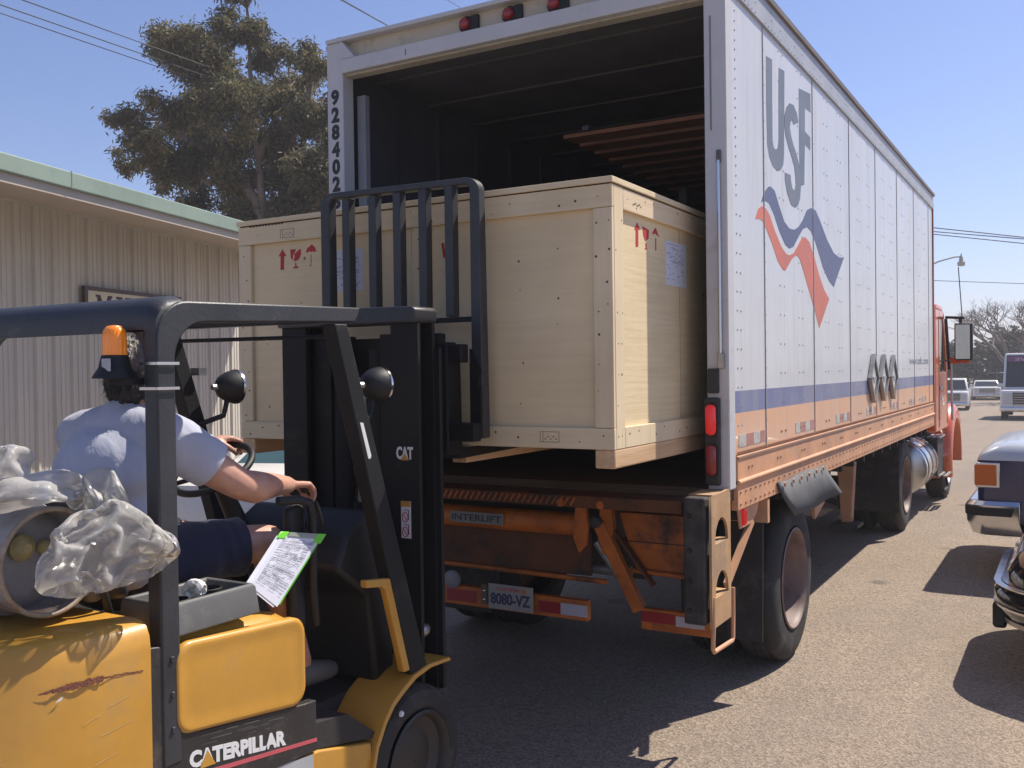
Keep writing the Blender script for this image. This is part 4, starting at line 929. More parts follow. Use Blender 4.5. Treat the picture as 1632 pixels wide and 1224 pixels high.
# nails
rg = random.Random(9); mb = MB()
def nail(x, y, z, face):
    if rg.random() < .28: return
    r = rg.uniform(.0028, .0060)
    if face == 'f': mb.prism([(x+r*math.cos(a*1.047), z+r*math.sin(a*1.047)) for a in range(6)], 'y', y-.0006, y+.001)
    else: mb.prism([(y+r*math.cos(a*1.047), z+r*math.sin(a*1.047)) for a in range(6)], 'x', x-.001, x+.0006)
for k in range(20):
    x = CX0+.05+k*.108
    nail(x+rg.uniform(-.02, .02), CY0, 2.50+rg.uniform(-.008, .05), 'f'); nail(x+rg.uniform(-.02, .02), CY0, 1.49+rg.uniform(0, .05), 'f')
for x in (CX0+.03, CX0+.06, -1.72, -1.67, -2.64, -2.60):
    z = 1.60
    while z < 2.46: nail(x+rg.uniform(-.006, .006), CY0+.001, z+rg.uniform(-.02, .02), 'f'); z += .115
for x in (-1.93, -2.08, -2.92, -3.35, -3.6):
    z = 1.66
    while z < 2.44: nail(x+rg.uniform(-.04, .04), CY0+.022, z+rg.uniform(-.03, .03), 'f'); z += .16
for y in (CY0+.045, CY0+.09):
    z = 1.52
    while z < 2.55: nail(CX1, y+rg.uniform(-.01, .01), z, 'r'); z += .13
for k in range(14): nail(CX1, 3.80+k*.1, 2.50+rg.uniform(0, .05), 'r'); nail(CX1, 3.80+k*.1, 1.49+rg.uniform(0, .05), 'r')
o = mb.build('nail_head', M('nail_dark', (.07, .055, .045), .6), cr); tag(o, kind='stuff')
# stencilled handling marks, papers, stamps
fy = CY0+.0212; st_red = M('stencil_red', (.50, .035, .035), .7, var=.25, vs=40)
ST = dict(up_arrow=[[(-3.508, 2.442), (-3.482, 2.406), (-3.498, 2.405), (-3.5, 2.336), (-3.525, 2.338), (-3.522, 2.407), (-3.538, 2.407)]],
 glass_mark=[[(-3.455, 2.437), (-3.414, 2.435), (-3.436, 2.407), (-3.439, 2.382), (-3.452, 2.393)], [(-3.394, 2.433), (-3.383, 2.433), (-3.383, 2.406), (-3.395, 2.385), (-3.414, 2.376), (-3.435, 2.376), (-3.424, 2.4), (-3.43, 2.41)], [(-3.423, 2.367), (-3.415, 2.367), (-3.415, 2.349), (-3.401, 2.347), (-3.402, 2.339), (-3.438, 2.338), (-3.44, 2.343), (-3.424, 2.348)]],
 umbrella_mark=[[(-3.309, 2.452), (-3.289, 2.436), (-3.277, 2.411), (-3.287, 2.416), (-3.296, 2.411), (-3.306, 2.418), (-3.314, 2.412), (-3.326, 2.419), (-3.337, 2.412), (-3.35, 2.415), (-3.34, 2.434), (-3.326, 2.442)], [(-3.317, 2.402), (-3.313, 2.401), (-3.315, 2.343), (-3.328, 2.344), (-3.328, 2.348), (-3.319, 2.348)]])
for nm, ps in ST.items():
    mb = MB()
    for p in ps: mb.prism(p, 'y', fy, fy+.002)
    mb.build(nm, st_red, cr)
flat('red_tick', [(-2.521, 2.396), (-2.505, 2.395), (-2.496, 2.33), (-2.51, 2.325)], 'y', fy, st_red, cr, .002)
SR = dict(up_arrow=[[(3.951, 2.451), (3.985, 2.424), (3.963, 2.42), (3.961, 2.345), (3.933, 2.342), (3.935, 2.415), (3.92, 2.419)]],
 glass_mark=[[(4.01, 2.442), (4.087, 2.433), (4.082, 2.395), (4.046, 2.378), (4.024, 2.396)], [(4.046, 2.37), (4.058, 2.372), (4.057, 2.349), (4.074, 2.344), (4.03, 2.342), (4.045, 2.348)]],
 umbrella_mark=[[(4.17, 2.454), (4.21, 2.416), (4.181, 2.422), (4.165, 2.426), (4.125, 2.419), (4.142, 2.438)], [(4.163, 2.404), (4.175, 2.406), (4.173, 2.349), (4.161, 2.347)]])
for nm, ps in SR.items():
    mb = MB()
    for p in ps: mb.prism(p, 'x', CX1-.0205, CX1-.0188)
    mb.build(nm, st_red, cr)
paperm = M('white_paper', (.66, .67, .76), .6, var=.05)
paper_ink = M('paper_ink', (.10, .11, .17), .7)
def paper_print(parent, plane, o, w, h, seed, skip=.3):
    """rows of print as thin dashes just above the sheet; o: lower-left corner"""
    rr_ = random.Random(seed); m_ = MB(); z = h*.93
    while z > h*.08:
        x = w*.06
        while x < w*.92:
            ln = rr_.uniform(.02, .09)*w*1.6
            if rr_.random() > skip and x+ln < w*.95:
                if plane == 'rear': m_.box(o[0]+x, o[0]+x+ln, o[1]-.0016, o[1]-.0009, o[2]+z, o[2]+z+h*.010)
                else: m_.box(o[0]+.0009, o[0]+.0016, o[1]+x, o[1]+x+ln, o[2]+z, o[2]+z+h*.010)
            x += ln+.012*w*1.6
        z -= h*rr_.choice((.03, .035, .07))
    p_ = m_.build('print', paper_ink, parent); tag(p_, kind='stuff')
o = box('shipping_paper', (-3.187, -2.984, fy-.0004, fy+.0006, 2.206, 2.408), paperm, cr); paper_print(o, 'rear', (-3.187, fy-.0004, 2.206), .203, .202, 3, .5)
o = box('shipping_paper', (CX1-.0197, CX1-.0180, 4.287, 4.562, 2.200, 2.411), paperm, cr); paper_print(o, 'right', (CX1-.0188, 4.287, 2.2), .27, .211, 5, .6)
stk = M('stamp_ink', (.20, .15, .10), .7)
def stamp(x0, x1, z0, z1, y, name='stamp'):
    m_ = MB(); t = .0022
    for b_ in ((x0, x1, z0, z0+t), (x0, x1, z1-t, z1), (x0, x0+t, z0, z1), (x1-t, x1, z0, z1), (x0+.014, x0+.016, z0, z1)): m_.box(b_[0], b_[1], y-.0008, y+.001, b_[2], b_[3])
    for k in range(5): m_.box(x0+.022+k*.013, x0+.031+k*.013, y-.0008, y+.001, z0+.012+(k % 2)*.01, z0+.016+(k % 2)*.01)
    m_.build(name, stk, cr)
stamp(-3.50, -3.408, 2.495, 2.54, CY0); stamp(-2.002, -1.908, 1.492, 1.538, CY0)
mb = MB()
for k in range(7): mb.box(CX1-.001, CX1+.0008, 3.86+k*.014, 3.87+k*.014, 2.512+(k % 3)*.004, 2.519+(k % 3)*.004)
mb.build('stamp', stk, cr)

# ---------------------------------------------------------------- the forklift
fk = thing('forklift', 'yellow and black forklift with overhead guard lifting the plywood crate', 'forklift', (-2.68, 2.2, 0))
FX, FXL = -2.20, -3.12
# counterweight
def cw_plan(z, inset):
    y0 = 1.70-(1.12-z)*.55; pts = []  # curve starts further back lower down, shaped for a slanting shade edge
    n = 14
    for k in range(n+1):
        y = 1.76-(1.76-.86)*k/n; d = max(0, y0-y); pts.append((FX-inset-min(1.35*d*d, .40), y))
    pts.append((FX-.46, .83+inset))
    return [(x, y, z) for x, y in pts]+[(-5.32-x, y, z) for x, y in pts[::-1]]
mb = MB(); mb.loft([cw_plan(z, i) for z, i in ((.22, .03), (.26, 0), (.6, 0), (.9, 0), (1.05, 0), (1.085, .004), (1.11, .016), (1.122, .035), (1.127, .065))])
cw = mb.build('counterweight', yellow, fk, smooth=60)
rustp = [(1.458, 1.007), (1.503, 1.010), (1.54, 1.006), (1.594, 1.009), (1.609, 1.014), (1.64, 1.008), (1.675, 1.006), (1.733, .993), (1.732, .984), (1.70, .988), (1.68, .994), (1.64, .996), (1.613, 1.0), (1.60, .99), (1.588, .992), (1.55, .999), (1.503, .998), (1.48, 1.002)]
def cw_x(y, z): d = max(0, 1.70-(1.12-z)*.55-y); return FX-1.35*d*d
V = []; F = []; rg = random.Random(31)
for k in range(61):
    t = k/60; y = 1.455+.278*t; zc = 1.006+.006*math.sin(t*3.0)-.012*t**3+rg.uniform(-.0012, .0012)
    th = (.0022+.007*min(1, t*4) if t < .56 else .0028)*rg.uniform(.7, 1.25)
    V += [(cw_x(y, zc-th)+.0012, y, zc-th), (cw_x(y, zc+th*.8)+.0012, y, zc+th*.8)]
    if k: F.append((2*k-2, 2*k, 2*k+1, 2*k-1))
me = bpy.data.meshes.new('rust_scrape'); me.from_pydata(V, [], F); link_mesh('rust_scrape', me, M('scrape_rust', (.21, .075, .04), .85, var=.35, vs=60, bump=.4, bs=200), cw)
MB().add([(cw_x(y, z)+.0015, y, z) for y, z in ((1.487, .978), (1.502, .982), (1.507, .990), (1.495, .985))], [(0, 1, 2, 3)]).build('paint_chip', white_print, cw)
# hood side panel, bulging, with a rim
def rrect(y0, y1, z0a, z0b, z1a, z1b, r, n=6):
    """rounded quad in the y,z plane: bottom z0a..z0b, top z1a..z1b from y0 to y1"""
    cs = [((y0, z0a), (1, 1)), ((y1, z0b), (-1, 1)), ((y1, z1b), (-1, -1)), ((y0, z1a), (1, -1))]
    st_ = [math.pi, 1.5*math.pi, 0, .5*math.pi]; out = []
    for ((y, z), (sy, sz)), a in zip(cs, st_):
        for k in range(n+1):
            t = a+k*math.pi/2/n; out.append((y+sy*r+r*math.cos(t), z+sz*r+r*math.sin(t)))
    return out
def inset_ring(p, d, x):
    cy = sum(a for a, b in p)/len(p); cz = sum(b for a, b in p)/len(p)
    return [(x, cy+(a-cy)*(1-d/.26), cz+(b-cz)*(1-d/.13)) for a, b in p]
P0 = rrect(1.842, 2.372, .770, .715, 1.036, 1.005, .055)
mb = MB(); mb.loft([inset_ring(P0, 0, -2.23), inset_ring(P0, 0, -2.206), inset_ring(P0, .005, -2.198), inset_ring(P0, .014, -2.1965), inset_ring(P0, .024, -2.1995), inset_ring(P0, .06, -2.1985)])
hood = mb.build('hood_side', yellow, fk, smooth=60)
rings = []
for y, zt in ((1.80, 1.05), (1.86, 1.058), (2.25, 1.03), (2.33, 1.01), (2.37, .95)):
    rings.append([(FXL+.02, y, .72), (FXL+.02, y, zt-.06), (FXL+.08, y, zt), (FX-.10, y, zt), (FX-.055, y, zt-.012), (FX-.022, y, zt-.055), (FX-.022, y, .72)])
mb = MB(); mb.loft(rings); mb.build('engine_hood', yellow, fk, smooth=50)
# black lower frame plate, stripe, sill, step
dirtyblk = M('scuffed_black_frame', (.030, .027, .026), .5, var=.3, vs=6, dirt=((.13, .11, .10), .6, 9, .55), bump=.15, bs=60)
mb = MB(); mb.prism([(1.76, .56), (2.425, .535), (2.425, .705), (2.372, .708), (1.93, .765), (1.86, .80), (1.835, .86), (1.83, 1.04), (1.76, 1.05)], 'x', -2.24, -2.204); mb.build('frame_plate', dirtyblk, fk, bevel=.004)
text('maker_name', 'CATERPILLAR', (FX-.004, 1.889, .668), .39, .050, 'right', white_print, fk, bold=.055, depth=.0012, M=((0,0,1),(1,0,0),(-.166,1,0)))
flat('yellow_triangle', [(1.925, .655), (1.985, .650), (1.955, .70)], 'x', FX-.0036, yellow, fk, .002)
flat('red_stripe', [(1.86, .640), (2.424, .566), (2.424, .578), (1.86, .654)], 'x', FX-.0042, M('stripe_red', (.55, .10, .12), .5), fk, .0012)
mb = MB(); mb.prism([(1.76, .25), (2.74, .25), (2.715, .46), (2.44, .528), (1.76, .556)], 'x', -2.30, -2.208); mb.build('side_frame', yellow, fk, bevel=.006)
mb = MB(); mb.prism([(2.42, .535), (2.76, .465), (2.76, .48), (2.60, .60), (2.42, .62)], 'x', -3.0, -2.22); mb.build('floor_plate', M('floor_plate_grey', (.03, .027, .027), .7, var=.3, vs=8, bump=.2), fk)
flat('info_sticker', [(2.22, .40), (2.41, .38), (2.41, .525), (2.22, .55)], 'x', -2.2085, M('sticker_grey', (.42, .43, .45), .4), fk, .0015)
text('sticker_word', 'CAUTION', (-2.207, 2.28, .44), .12, .03, 'right', red_print, fk, bold=.03, depth=.001)
rg = random.Random(44)
for k in range(12):
    y = rg.uniform(1.90, 2.36); z = .755-(y-1.90)*.13-rg.uniform(.0, .035); l = rg.uniform(.02, .08); t = rg.uniform(.001, .003)
    MB().add([(FX-.0036, y, z), (FX-.0036, y+l, z-l*.13), (FX-.0036, y+l, z-l*.13+t), (FX-.0036, y, z+t*.6)], [(0, 1, 2, 3)]).build('scuff', M('scuff_grey', (.17, .15, .14), .7), fk)
for y, z, l in ((1.60, .86, .10), (1.55, .905, .05), (1.63, .93, .06), (1.58, .79, .07)):
    MB().add([(cw_x(y, z)+.0012, y, z), (cw_x(y+l, z+.012)+.0012, y+l, z+.012), (cw_x(y+l, z+.0135)+.0012, y+l, z+.0135), (cw_x(y, z+.002)+.0012, y, z+.002)], [(0, 1, 2, 3)]).build('scratch', M('scratch_pale', (.62, .44, .20), .6), cw)
for z in (.90, 1.0, .80): MB().lathe([(0, .010), (.005, .008)], (FX, 1.832, z), 'x', 6, caps=True).build('leg_bolt', steel2, fk)
# chassis between
box('chassis', (-3.06, -2.24, 1.5, 2.44, .16, .60), under, fk)
box('front_chassis', (-2.95, -2.42, 2.44, 3.1, .16, .58), under, fk)
mb = MB(); mb.prism([(1.76, .25), (2.74, .25), (2.755, .46), (2.44, .528), (1.76, .556)], 'x', FXL, FXL+.09); mb.build('side_frame', yellow, fk)
# front fender over the drive tyre
for s, xa, xb in ((1, -2.42, -2.19), (-1, -3.13, -2.93)):
    arc = [(2.70, .36), (2.728, .45), (2.775, .525), (2.825, .575), (2.88, .605), (2.96, .64), (3.06, .656), (3.13, .652), (3.20, .648)]
    mb = MB(); ou = [(y, z) for y, z in arc]; inn = [(y+.012, z-.018) for y, z in arc]
    mb.prism(ou+inn[::-1], 'x', xa, xb); mb.build('front_fender', yellow, fk, bevel=.004)
    box('fender_edge', (xb-.012, xb+.001, 3.10, 3.205, .626, .636), yellow, fk) if 0 else None
dhub = M('dark_hub', (.035, .03, .028), .5)
for xo, s, y, R_, W_ in ((-2.195, 1, 3.0, .29, .21), (-3.125, -1, 3.0, .29, .21), (-2.27, 1, 1.45, .25, .17), (-3.05, -1, 1.45, .25, .17)):
    wheel(fk, xo, s, y, R_, R=R_, W=W_, rr=R_*.62, dish=.05, rim_mat=dhub, nuts=False, hub_mat=dhub)
MB().lathe([(0, .012), (.008, .01)], (-2.19, 2.87, .52), 'x', 10, caps=True).build('fender_bolt', white_print, fk)
# overhead guard: legs, side beams, cross beam, pillars, top bars
def guard_side(x0, x1):
    ys, ye = 1.797, 1.862
    outer = [(ys, .70), (ys, 1.90)]+[(ys+.115-.115*math.cos(t), 1.90+.115*math.sin(t)) for t in [math.pi/2*k/8 for k in range(1, 9)]]+[(2.684, 2.034)]
    inner = [(2.655, 1.981), (1.975, 1.955)]+[(1.975-.113*math.sin(t)-.0, 1.842+.113*math.cos(t)) for t in [math.pi/2*k/8 for k in range(1, 9)]]+[(ye, .70)]
    mb = MB(); mb.prism(outer+inner, 'x', x0, x1); return mb.build('guard_side', steel2, fk, bevel=.006, seg=2)
guard_side(-2.255, FX); guard_side(FXL, FXL+.055)
for z in (1.765, 1.80+.035):
    mb = MB()
    for a, b in (((-2.262, 1.79, z), (-2.193, 1.79, z)), ((-2.193, 1.79, z), (-2.193, 1.868, z)), ((-2.262, 1.79, z), (-2.262, 1.868, z))): mb.bar(a, b, .004, .008)
    mb.build('band_clamp', chrome, fk)
prof_ = [(1.800, 1.925), (1.800, 1.965), (1.808, 1.992), (1.824, 2.012), (1.85, 2.026), (1.90, 2.032), (1.90, 2.02), (1.86, 2.012), (1.835, 1.998), (1.818, 1.98), (1.812, 1.96), (1.812, 1.925)]
mb = MB(); cr_ = []
for x, k in ((FXL+.004, .72), (FXL+.018, .88), (FXL+.045, .98), (FXL+.075, 1.0), (-2.275, 1.0), (-2.245, .98), (-2.218, .88), (-2.204, .72)):
    cr_.append([(x, y, 1.925+(z-1.925)*k) for y, z in prof_])
mb.loft(cr_); mb.build('rear_cross_beam', steel2, fk, smooth=50)
for x, s in ((-2.256, -1), (FXL+.056, 1)):
    pts = [(x, 1.93), (x+s*.075, 1.93)]+[(x+s*.075*(1-math.sin(t)), 1.93-.075*(1-math.cos(t))) for t in [math.pi/2*k/6 for k in range(1, 7)]]
    mb = MB(); mb.prism(pts, 'y', 1.80, 1.812); mb.build('corner_gusset', steel2, fk)
for k in range(5):
    y = 1.99+k*.135; box('guard_bar', (FXL+.056, -2.256, y, y+.022, 1.965+k*.006, 2.005+k*.006), steel, fk)
box('front_cross_beam', (FXL+.056, -2.256, 2.62, 2.67, 1.985, 2.03), steel2, fk)
for x0, x1 in ((-2.262, -2.202), (FXL+.002, FXL+.062)):
    mb = MB(); mb.prism([(2.545, 1.972), (2.612, 1.974), (3.062, .64), (2.955, .64)], 'x', x0, x1); mb.build('front_pillar', steel, fk, bevel=.005)
mb = MB(); mb.tube([(-2.232, 2.572, 1.93), (FXL+.03, 2.572, 1.935)], .0075, 8); mb.build('tie_rod', steel, fk, smooth=60)
flat('pillar_sticker', [(2.672, 1.625), (2.690, 1.622), (2.733, 1.50), (2.726, 1.49), (2.716, 1.492)], 'x', -2.2025, white_print, fk, .0015)
# yellow guard bracket at the foot of the pillar
mb = MB(); mb.prism([(2.70, 1.053), (2.852, 1.033), (2.962, .66), (2.915, .66), (2.812, .995), (2.79, 1.012), (2.70, 1.025)], 'x', -2.235, -2.205); mb.build('pillar_bracket', yellow, fk, bevel=.004)
# work lamps on the pillars
def work_lamp(c, yaw, foot):
    rot = Matrix.Rotation(yaw, 4, 'Z')
    def tf(mb): mb.v = [tuple(Vector(c)+rot @ Vector(v)) for v in mb.v]; return mb
    b = tf(MB().lathe([(-.075, .008), (-.072, .022), (-.055, .045), (-.025, .062), (.0, .068), (.012, .07)], (0, 0, 0), 'y', 24, caps=False)).build('work_lamp', blackp, fk, smooth=50)
    tf(MB().lathe([(.008, .071), (.018, .071), (.02, .062)], (0, 0, 0), 'y', 24)).build('lamp_bezel', chrome, b, smooth=50)
    tf(MB().lathe([(.014, .063), (.022, .04), (.024, .003)], (0, 0, 0), 'y', 24)).build('lens', glass('lamp_lens', (.5, .5, .5), .1, .9), b, smooth=60)
    tf(MB().lathe([(-.095, .012), (-.07, .014)], (0, 0, 0), 'y', 10, caps=True)).build('lamp_screw', dullmetal, b)
    MB().tube([Vector(c)+Vector((0, -.03, -.05)), Vector(c)+Vector((0, -.05, -.115)), foot], .011, 8).build('lamp_bracket', blackp, b, smooth=60)
work_lamp((-2.325, 2.93, 1.755), math.radians(-8), (-2.255, 2.73, 1.60)); work_lamp((-2.97, 2.80, 1.752), math.radians(-10), (-3.065, 2.70, 1.60))
box('hose_clip', (-3.08, -3.03, 2.68, 2.72, 1.80, 1.83), dullmetal, fk)
# beacon on its bracket at the rear leg
bb = MB().lathe([(0, .062), (.006, .060), (.03, .044), (.065, .036), (.066, .0)], (-2.335, 1.765, 1.795), 'z', 24, caps=True).build('beacon_base', blackp, fk, smooth=40)
MB().lathe([(.066, .033), (.115, .033), (.135, .030), (.147, .02), (.15, .003)], (-2.335, 1.765, 1.795), 'z', 24).build('beacon_dome', lens('amber_dome', (.85, .25, .01), emit=.12, rough=.2), bb, smooth=60)
box('beacon_bracket', (-2.35, -2.256, 1.76, 1.80, 1.776, 1.795), steel, bb)
box('beacon_label', (-2.335, -2.298, 1.722, 1.7235, 1.815, 1.85), M('label_silver', (.42, .43, .47), .4, var=.2, vs=60), bb)
# seat
vin = M('seat_vinyl', (.06, .058, .055), .45, var=.25, vs=7, dirt=((.17, .15, .12), .5, 5, .55))
def cushion(name, rings, mat, parent): 
    mb = MB(); mb.loft(rings); o = mb.build(name, mat, parent, smooth=180)
    s_ = o.modifiers.new('round', 'SUBSURF'); s_.levels = 2; s_.render_levels = 2; return o
def rr4(x0, x1, y0, y1, z): return [(x0, y0, z), (x1, y0, z), (x1, y1, z), (x0, y1, z)]
cushion('seat_back', [rr4(-2.93, -2.45, 1.84, 1.95, 1.12), rr4(-2.94, -2.44, 1.82, 1.95, 1.14), rr4(-2.95, -2.43, 1.79, 1.92, 1.36), rr4(-2.93, -2.45, 1.77, 1.88, 1.46), rr4(-2.91, -2.47, 1.78, 1.87, 1.475)], vin, fk)
cushion('seat_cushion', [rr4(-2.92, -2.46, 1.92, 2.36, 1.05), rr4(-2.93, -2.45, 1.91, 2.38, 1.07), rr4(-2.93, -2.45, 1.91, 2.38, 1.12), rr4(-2.90, -2.48, 1.94, 2.35, 1.135)], vin, fk)
# console tray on the hood
def tray():
    m_ = MB(); x0, x1, y0, y1, z0, z1 = -2.44, -2.205, 1.835, 2.178, 1.055, 1.150
    ou = lambda z, d: [(x0+d, y0+d, z), (x1-d, y0+d, z), (x1-d, y1-d, z), (x0+d, y1-d, z)]
    m_.loft([ou(z0, 0), ou(z1-.012, .008), ou(z1, .016), ou(z1-.002, .026), ou(z1-.045, .034)])
    return m_
o = tray().build('console_tray', M('tray_grey', (.115, .115, .11), .5, var=.12, vs=12, dirt=((.24, .22, .19), .5, 12, .55)), fk, bevel=.008)
for y, x in ((1.91, -2.27), (2.06, -2.30)):
    MB().lathe([(0, .036), (.04, .038), (.042, .034), (.0, .030), (-.0, .002)], (x, y, 1.106), 'z', 22).build('cup_holder', blackp, o, smooth=40)
# dash, steering column and wheel, levers
mb = MB(); mb.prism([(2.90, .60), (3.02, .60), (3.02, 1.22), (2.88, 1.28), (2.74, 1.20), (2.68, 1.08), (2.86, .95)], 'x', -2.93, -2.33); mb.build('dash_cowl', blackp, fk, bevel=.02)
mb = MB(); mb.tube([(-2.82, 2.74, 1.1), (-2.832, 2.575, 1.43)], [.045, .028], 12); mb.build('steering_column', blackp, fk, smooth=60)
wc = Vector((-2.835, 2.565, 1.445)); nrm = Vector((0.05, -.52, .85)).normalized(); ua = nrm.cross(Vector((1, 0, 0))).normalized(); ub = nrm.cross(ua)
WR = .155
mb = MB(); mb.tube([wc+(ua*math.cos(2*math.pi*k/36)+ub*math.sin(2*math.pi*k/36))*WR for k in range(37)], .0135, 10, caps=False)
for a in (.3, 2.4, 4.5): mb.tube([wc-nrm*.02, wc+(ua*math.cos(a)+ub*math.sin(a))*WR], .009, 8)
mb.ell(wc-nrm*.015, (.035, .035, .02), 12, 8); mb.build('steering_wheel', blackp, fk, smooth=60)
for x, y in ((-2.44, 2.64), (-2.50, 2.66), (-2.56, 2.67)):
    mb = MB(); mb.tube([(x, y+.10, 1.22), (x, y+.06, 1.32), (x+.0, y+.01, 1.375)], .008, 8); mb.ell((x, y, 1.385), (.019, .019, .023), 12, 8); mb.build('hydraulic_lever', blackp, fk, smooth=60)
mb = MB(); mb.tube([(-2.36, 2.42, 1.365), (-2.34, 2.50, 1.362), (-2.33, 2.545, 1.345), (-2.33, 2.56, 1.30), (-2.33, 2.555, 1.05), (-2.36, 2.60, .90)], .016, 10); mb.build('grab_rail', blackp, fk, smooth=60)
mb = MB(); mb.prism([(2.475, 1.33), (2.53, 1.35), (2.56, 1.33), (2.56, .92), (2.53, .80), (2.49, .80)], 'x', -2.40, -2.36); mb.build('side_shield', blackp, fk, bevel=.015)
mb = MB(); mb.tube([(-2.95, 2.35, 1.20), (-2.90, 2.60, 1.0), (-2.88, 2.70, .80)], .010, 8); mb.build('brake_lever', dullmetal, fk, smooth=60)
# mast
def channel(x0, x1, y0, y1, z0, z1, name): 
    mb = MB(); t = .018; xm = (x0+x1)/2
    mb.box(x0, x1, y0, y0+t, z0, z1).box(x0, x1, y1-t, y1, z0, z1).box(xm-t/2, xm+t/2, y0+t, y1-t, z0, z1); return mb.build(name, steel, fk)
channel(-2.405, -2.27, 3.12, 3.24, .12, 2.0, 'mast_rail'); channel(-3.0, -2.865, 3.12, 3.24, .12, 2.0, 'mast_rail')
channel(-2.50, -2.41, 3.17, 3.29, .18, 1.96, 'inner_rail'); channel(-2.86, -2.77, 3.17, 3.29, .18, 1.96, 'inner_rail')
mb = MB(); mb.prism([(-3.0, 2.0), (-2.27, 2.0), (-2.262, 2.02), (-2.262, 2.055), (-2.28, 2.065), (-2.99, 2.078), (-3.008, 2.06)], 'y', 3.09, 3.25); mb.build('mast_top', steel2, fk, bevel=.008)
box('mast_cross', (-2.87, -2.405, 3.10, 3.118, .30, .48), steel, fk)
box('mast_cross', (-2.86, -2.41, 3.295, 3.31, 1.80, 1.95), steel, fk)
for x in (-2.54, -2.735): MB().tube([(x, 3.21, .15), (x, 3.21, 1.90)], .040, 14).build('lift_cylinder', steel, fk, smooth=60)
MB().tube([(-2.637, 3.23, .2), (-2.637, 3.23, 1.25)], .055, 16).build('lift_cylinder', steel, fk, smooth=60)
MB().tube([(-2.637, 3.23, 1.25), (-2.637, 3.23, 1.78)], .032, 14).build('cylinder_rod', dullmetal, fk, smooth=60)
mb = MB(); mb.lathe([(0, .062), (.008, .07), (.012, .058), (.032, .058), (.036, .07), (.044, .062)], (-2.90, 3.28, 1.76), 'x', 22, caps=True); mb.build('chain_sheave', steel, fk, smooth=40)
for x in (-2.60, -2.675, -3.02):
    mb = MB(); z = 1.05 if x > -3 else 1.66
    while z < 1.80: mb.box(x-.012, x+.012, 3.325, 3.343, z, z+.016).box(x-.006, x+.006, 3.322, 3.346, z+.016, z+.024); z += .024
    mb.build('lift_chain', under, fk)
for x, dx in ((-2.45, .0), (-2.80, 0)):
    mb = MB(); mb.tube([(x, 3.33, 1.9), (x+.02, 3.36, 1.5), (x, 3.34, 1.1)], .013, 8); mb.build('hydraulic_hose', blackp, fk, smooth=60)
mb = MB(); mb.prism([(-3.125, 1.66), (-3.03, 1.665), (-3.03, 1.52), (-3.125, 1.525), (-3.14, 1.54), (-3.14, 1.645)], 'y', 3.30, 3.40); mb.build('valve_block', blackp, fk, bevel=.01)
box('chain_anchor', (-3.09, -3.03, 3.30, 3.34, 1.735, 1.77), steel, fk)
mb = MB(); mb.tube([(-3.07, 3.34, 1.52), (-3.06, 3.34, 1.0)], .018, 8); mb.build('hydraulic_hose', blackp, fk, smooth=60)
text('maker_short', 'CAT', (-2.383, 3.1195, 1.449), .083, .052, 'rear', white_print, fk, bold=.04, depth=.0012)
mb = MB(); mb.prism([(-2.362, 1.446), (-2.320, 1.446), (-2.341, 1.474)], 'y', 3.1168, 3.119); mb.build('yellow_triangle', yellow, fk)
wl = box('warning_label', (-2.362, -2.314, 3.117, 3.1195, 1.13, 1.28), white_print, fk)
box('label_band', (-2.362, -2.314, 3.1155, 3.117, 1.258, 1.28), yellow, wl)
for z in (1.215, 1.155):
    m_ = MB(); m_.tube([(-2.342+.014*math.cos(2*math.pi*k/16), 3.1165, z+.02*math.sin(2*math.pi*k/16)) for k in range(17)], .0018, 4, caps=False); m_.bar((-2.351, 3.1165, z+.013), (-2.333, 3.1165, z-.013), .002, .003, (0, -1, 0)); m_.build('ban_mark', red_print, wl)
    m_ = MB(); m_.bar((-2.325, 3.1165, z+.03), (-2.325, 3.1165, z-.01), .003, .002, (0, -1, 0)); m_.bar((-2.345, 3.1165, z+.03), (-2.325, 3.1165, z+.03), .002, .003, (0, -1, 0)); m_.build('pictogram', blackp, wl)
mb = MB(); mb.bar((-2.262, 3.245, .5), (-2.262, 3.245, 1.9), .02, .03); mb.build('rail_edge', steel, fk)
# tilt cylinder fittings
MB().ell((-2.30, 3.16, .75), (.03, .05, .03), 12, 8).build('grease_fitting', dullmetal, fk, smooth=60)
# carriage and load backrest
YB0, YB1 = 3.52, 3.575
out_ = [(-3.125, 1.51), (-3.125, 2.60)]+[(-3.05-.075*math.cos(t), 2.60+.062*math.sin(t)) for t in [math.pi/2*k/6 for k in range(1, 7)]]
out_ += [(-2.30+.075*math.sin(t), 2.588+.062*math.cos(t)) for t in [math.pi/2*k/6 for k in range(0, 7)]]+[(-2.213, 1.51)]
pin = [(-2.273, 1.51), (-2.273, 2.575)]+[(-2.305+.032*math.cos(t), 2.595+.024*math.sin(t)) for t in [math.pi/2*k/5 for k in range(1, 6)]]+[(-3.04-.03*math.sin(t), 2.608+.024*math.cos(t)) for t in [math.pi/2*k/5 for k in range(0, 6)]]+[(-3.068, 1.51)]
mb = MB(); mb.prism(out_+pin, 'y', YB0, YB1); mb.build('backrest_frame', steel2, fk, bevel=.006)
for x in (-2.973, -2.815, -2.673, -2.529, -2.386): box('backrest_bar', (x-.022, x+.022, YB0+.004, YB1-.004, 2.045, 2.625), steel2, fk, bevel=.004)
box('backrest_rail', (-3.067, -2.274, YB0+.012, YB0+.042, 2.02, 2.042), steel, fk)
box('carriage_plate', (-3.125, -2.213, 3.44, 3.50, 1.50, 1.58), steel, fk, bevel=.006); box('carriage_plate', (-3.067, -2.274, 3.44, 3.50, 1.84, 1.92), steel, fk, bevel=.006)
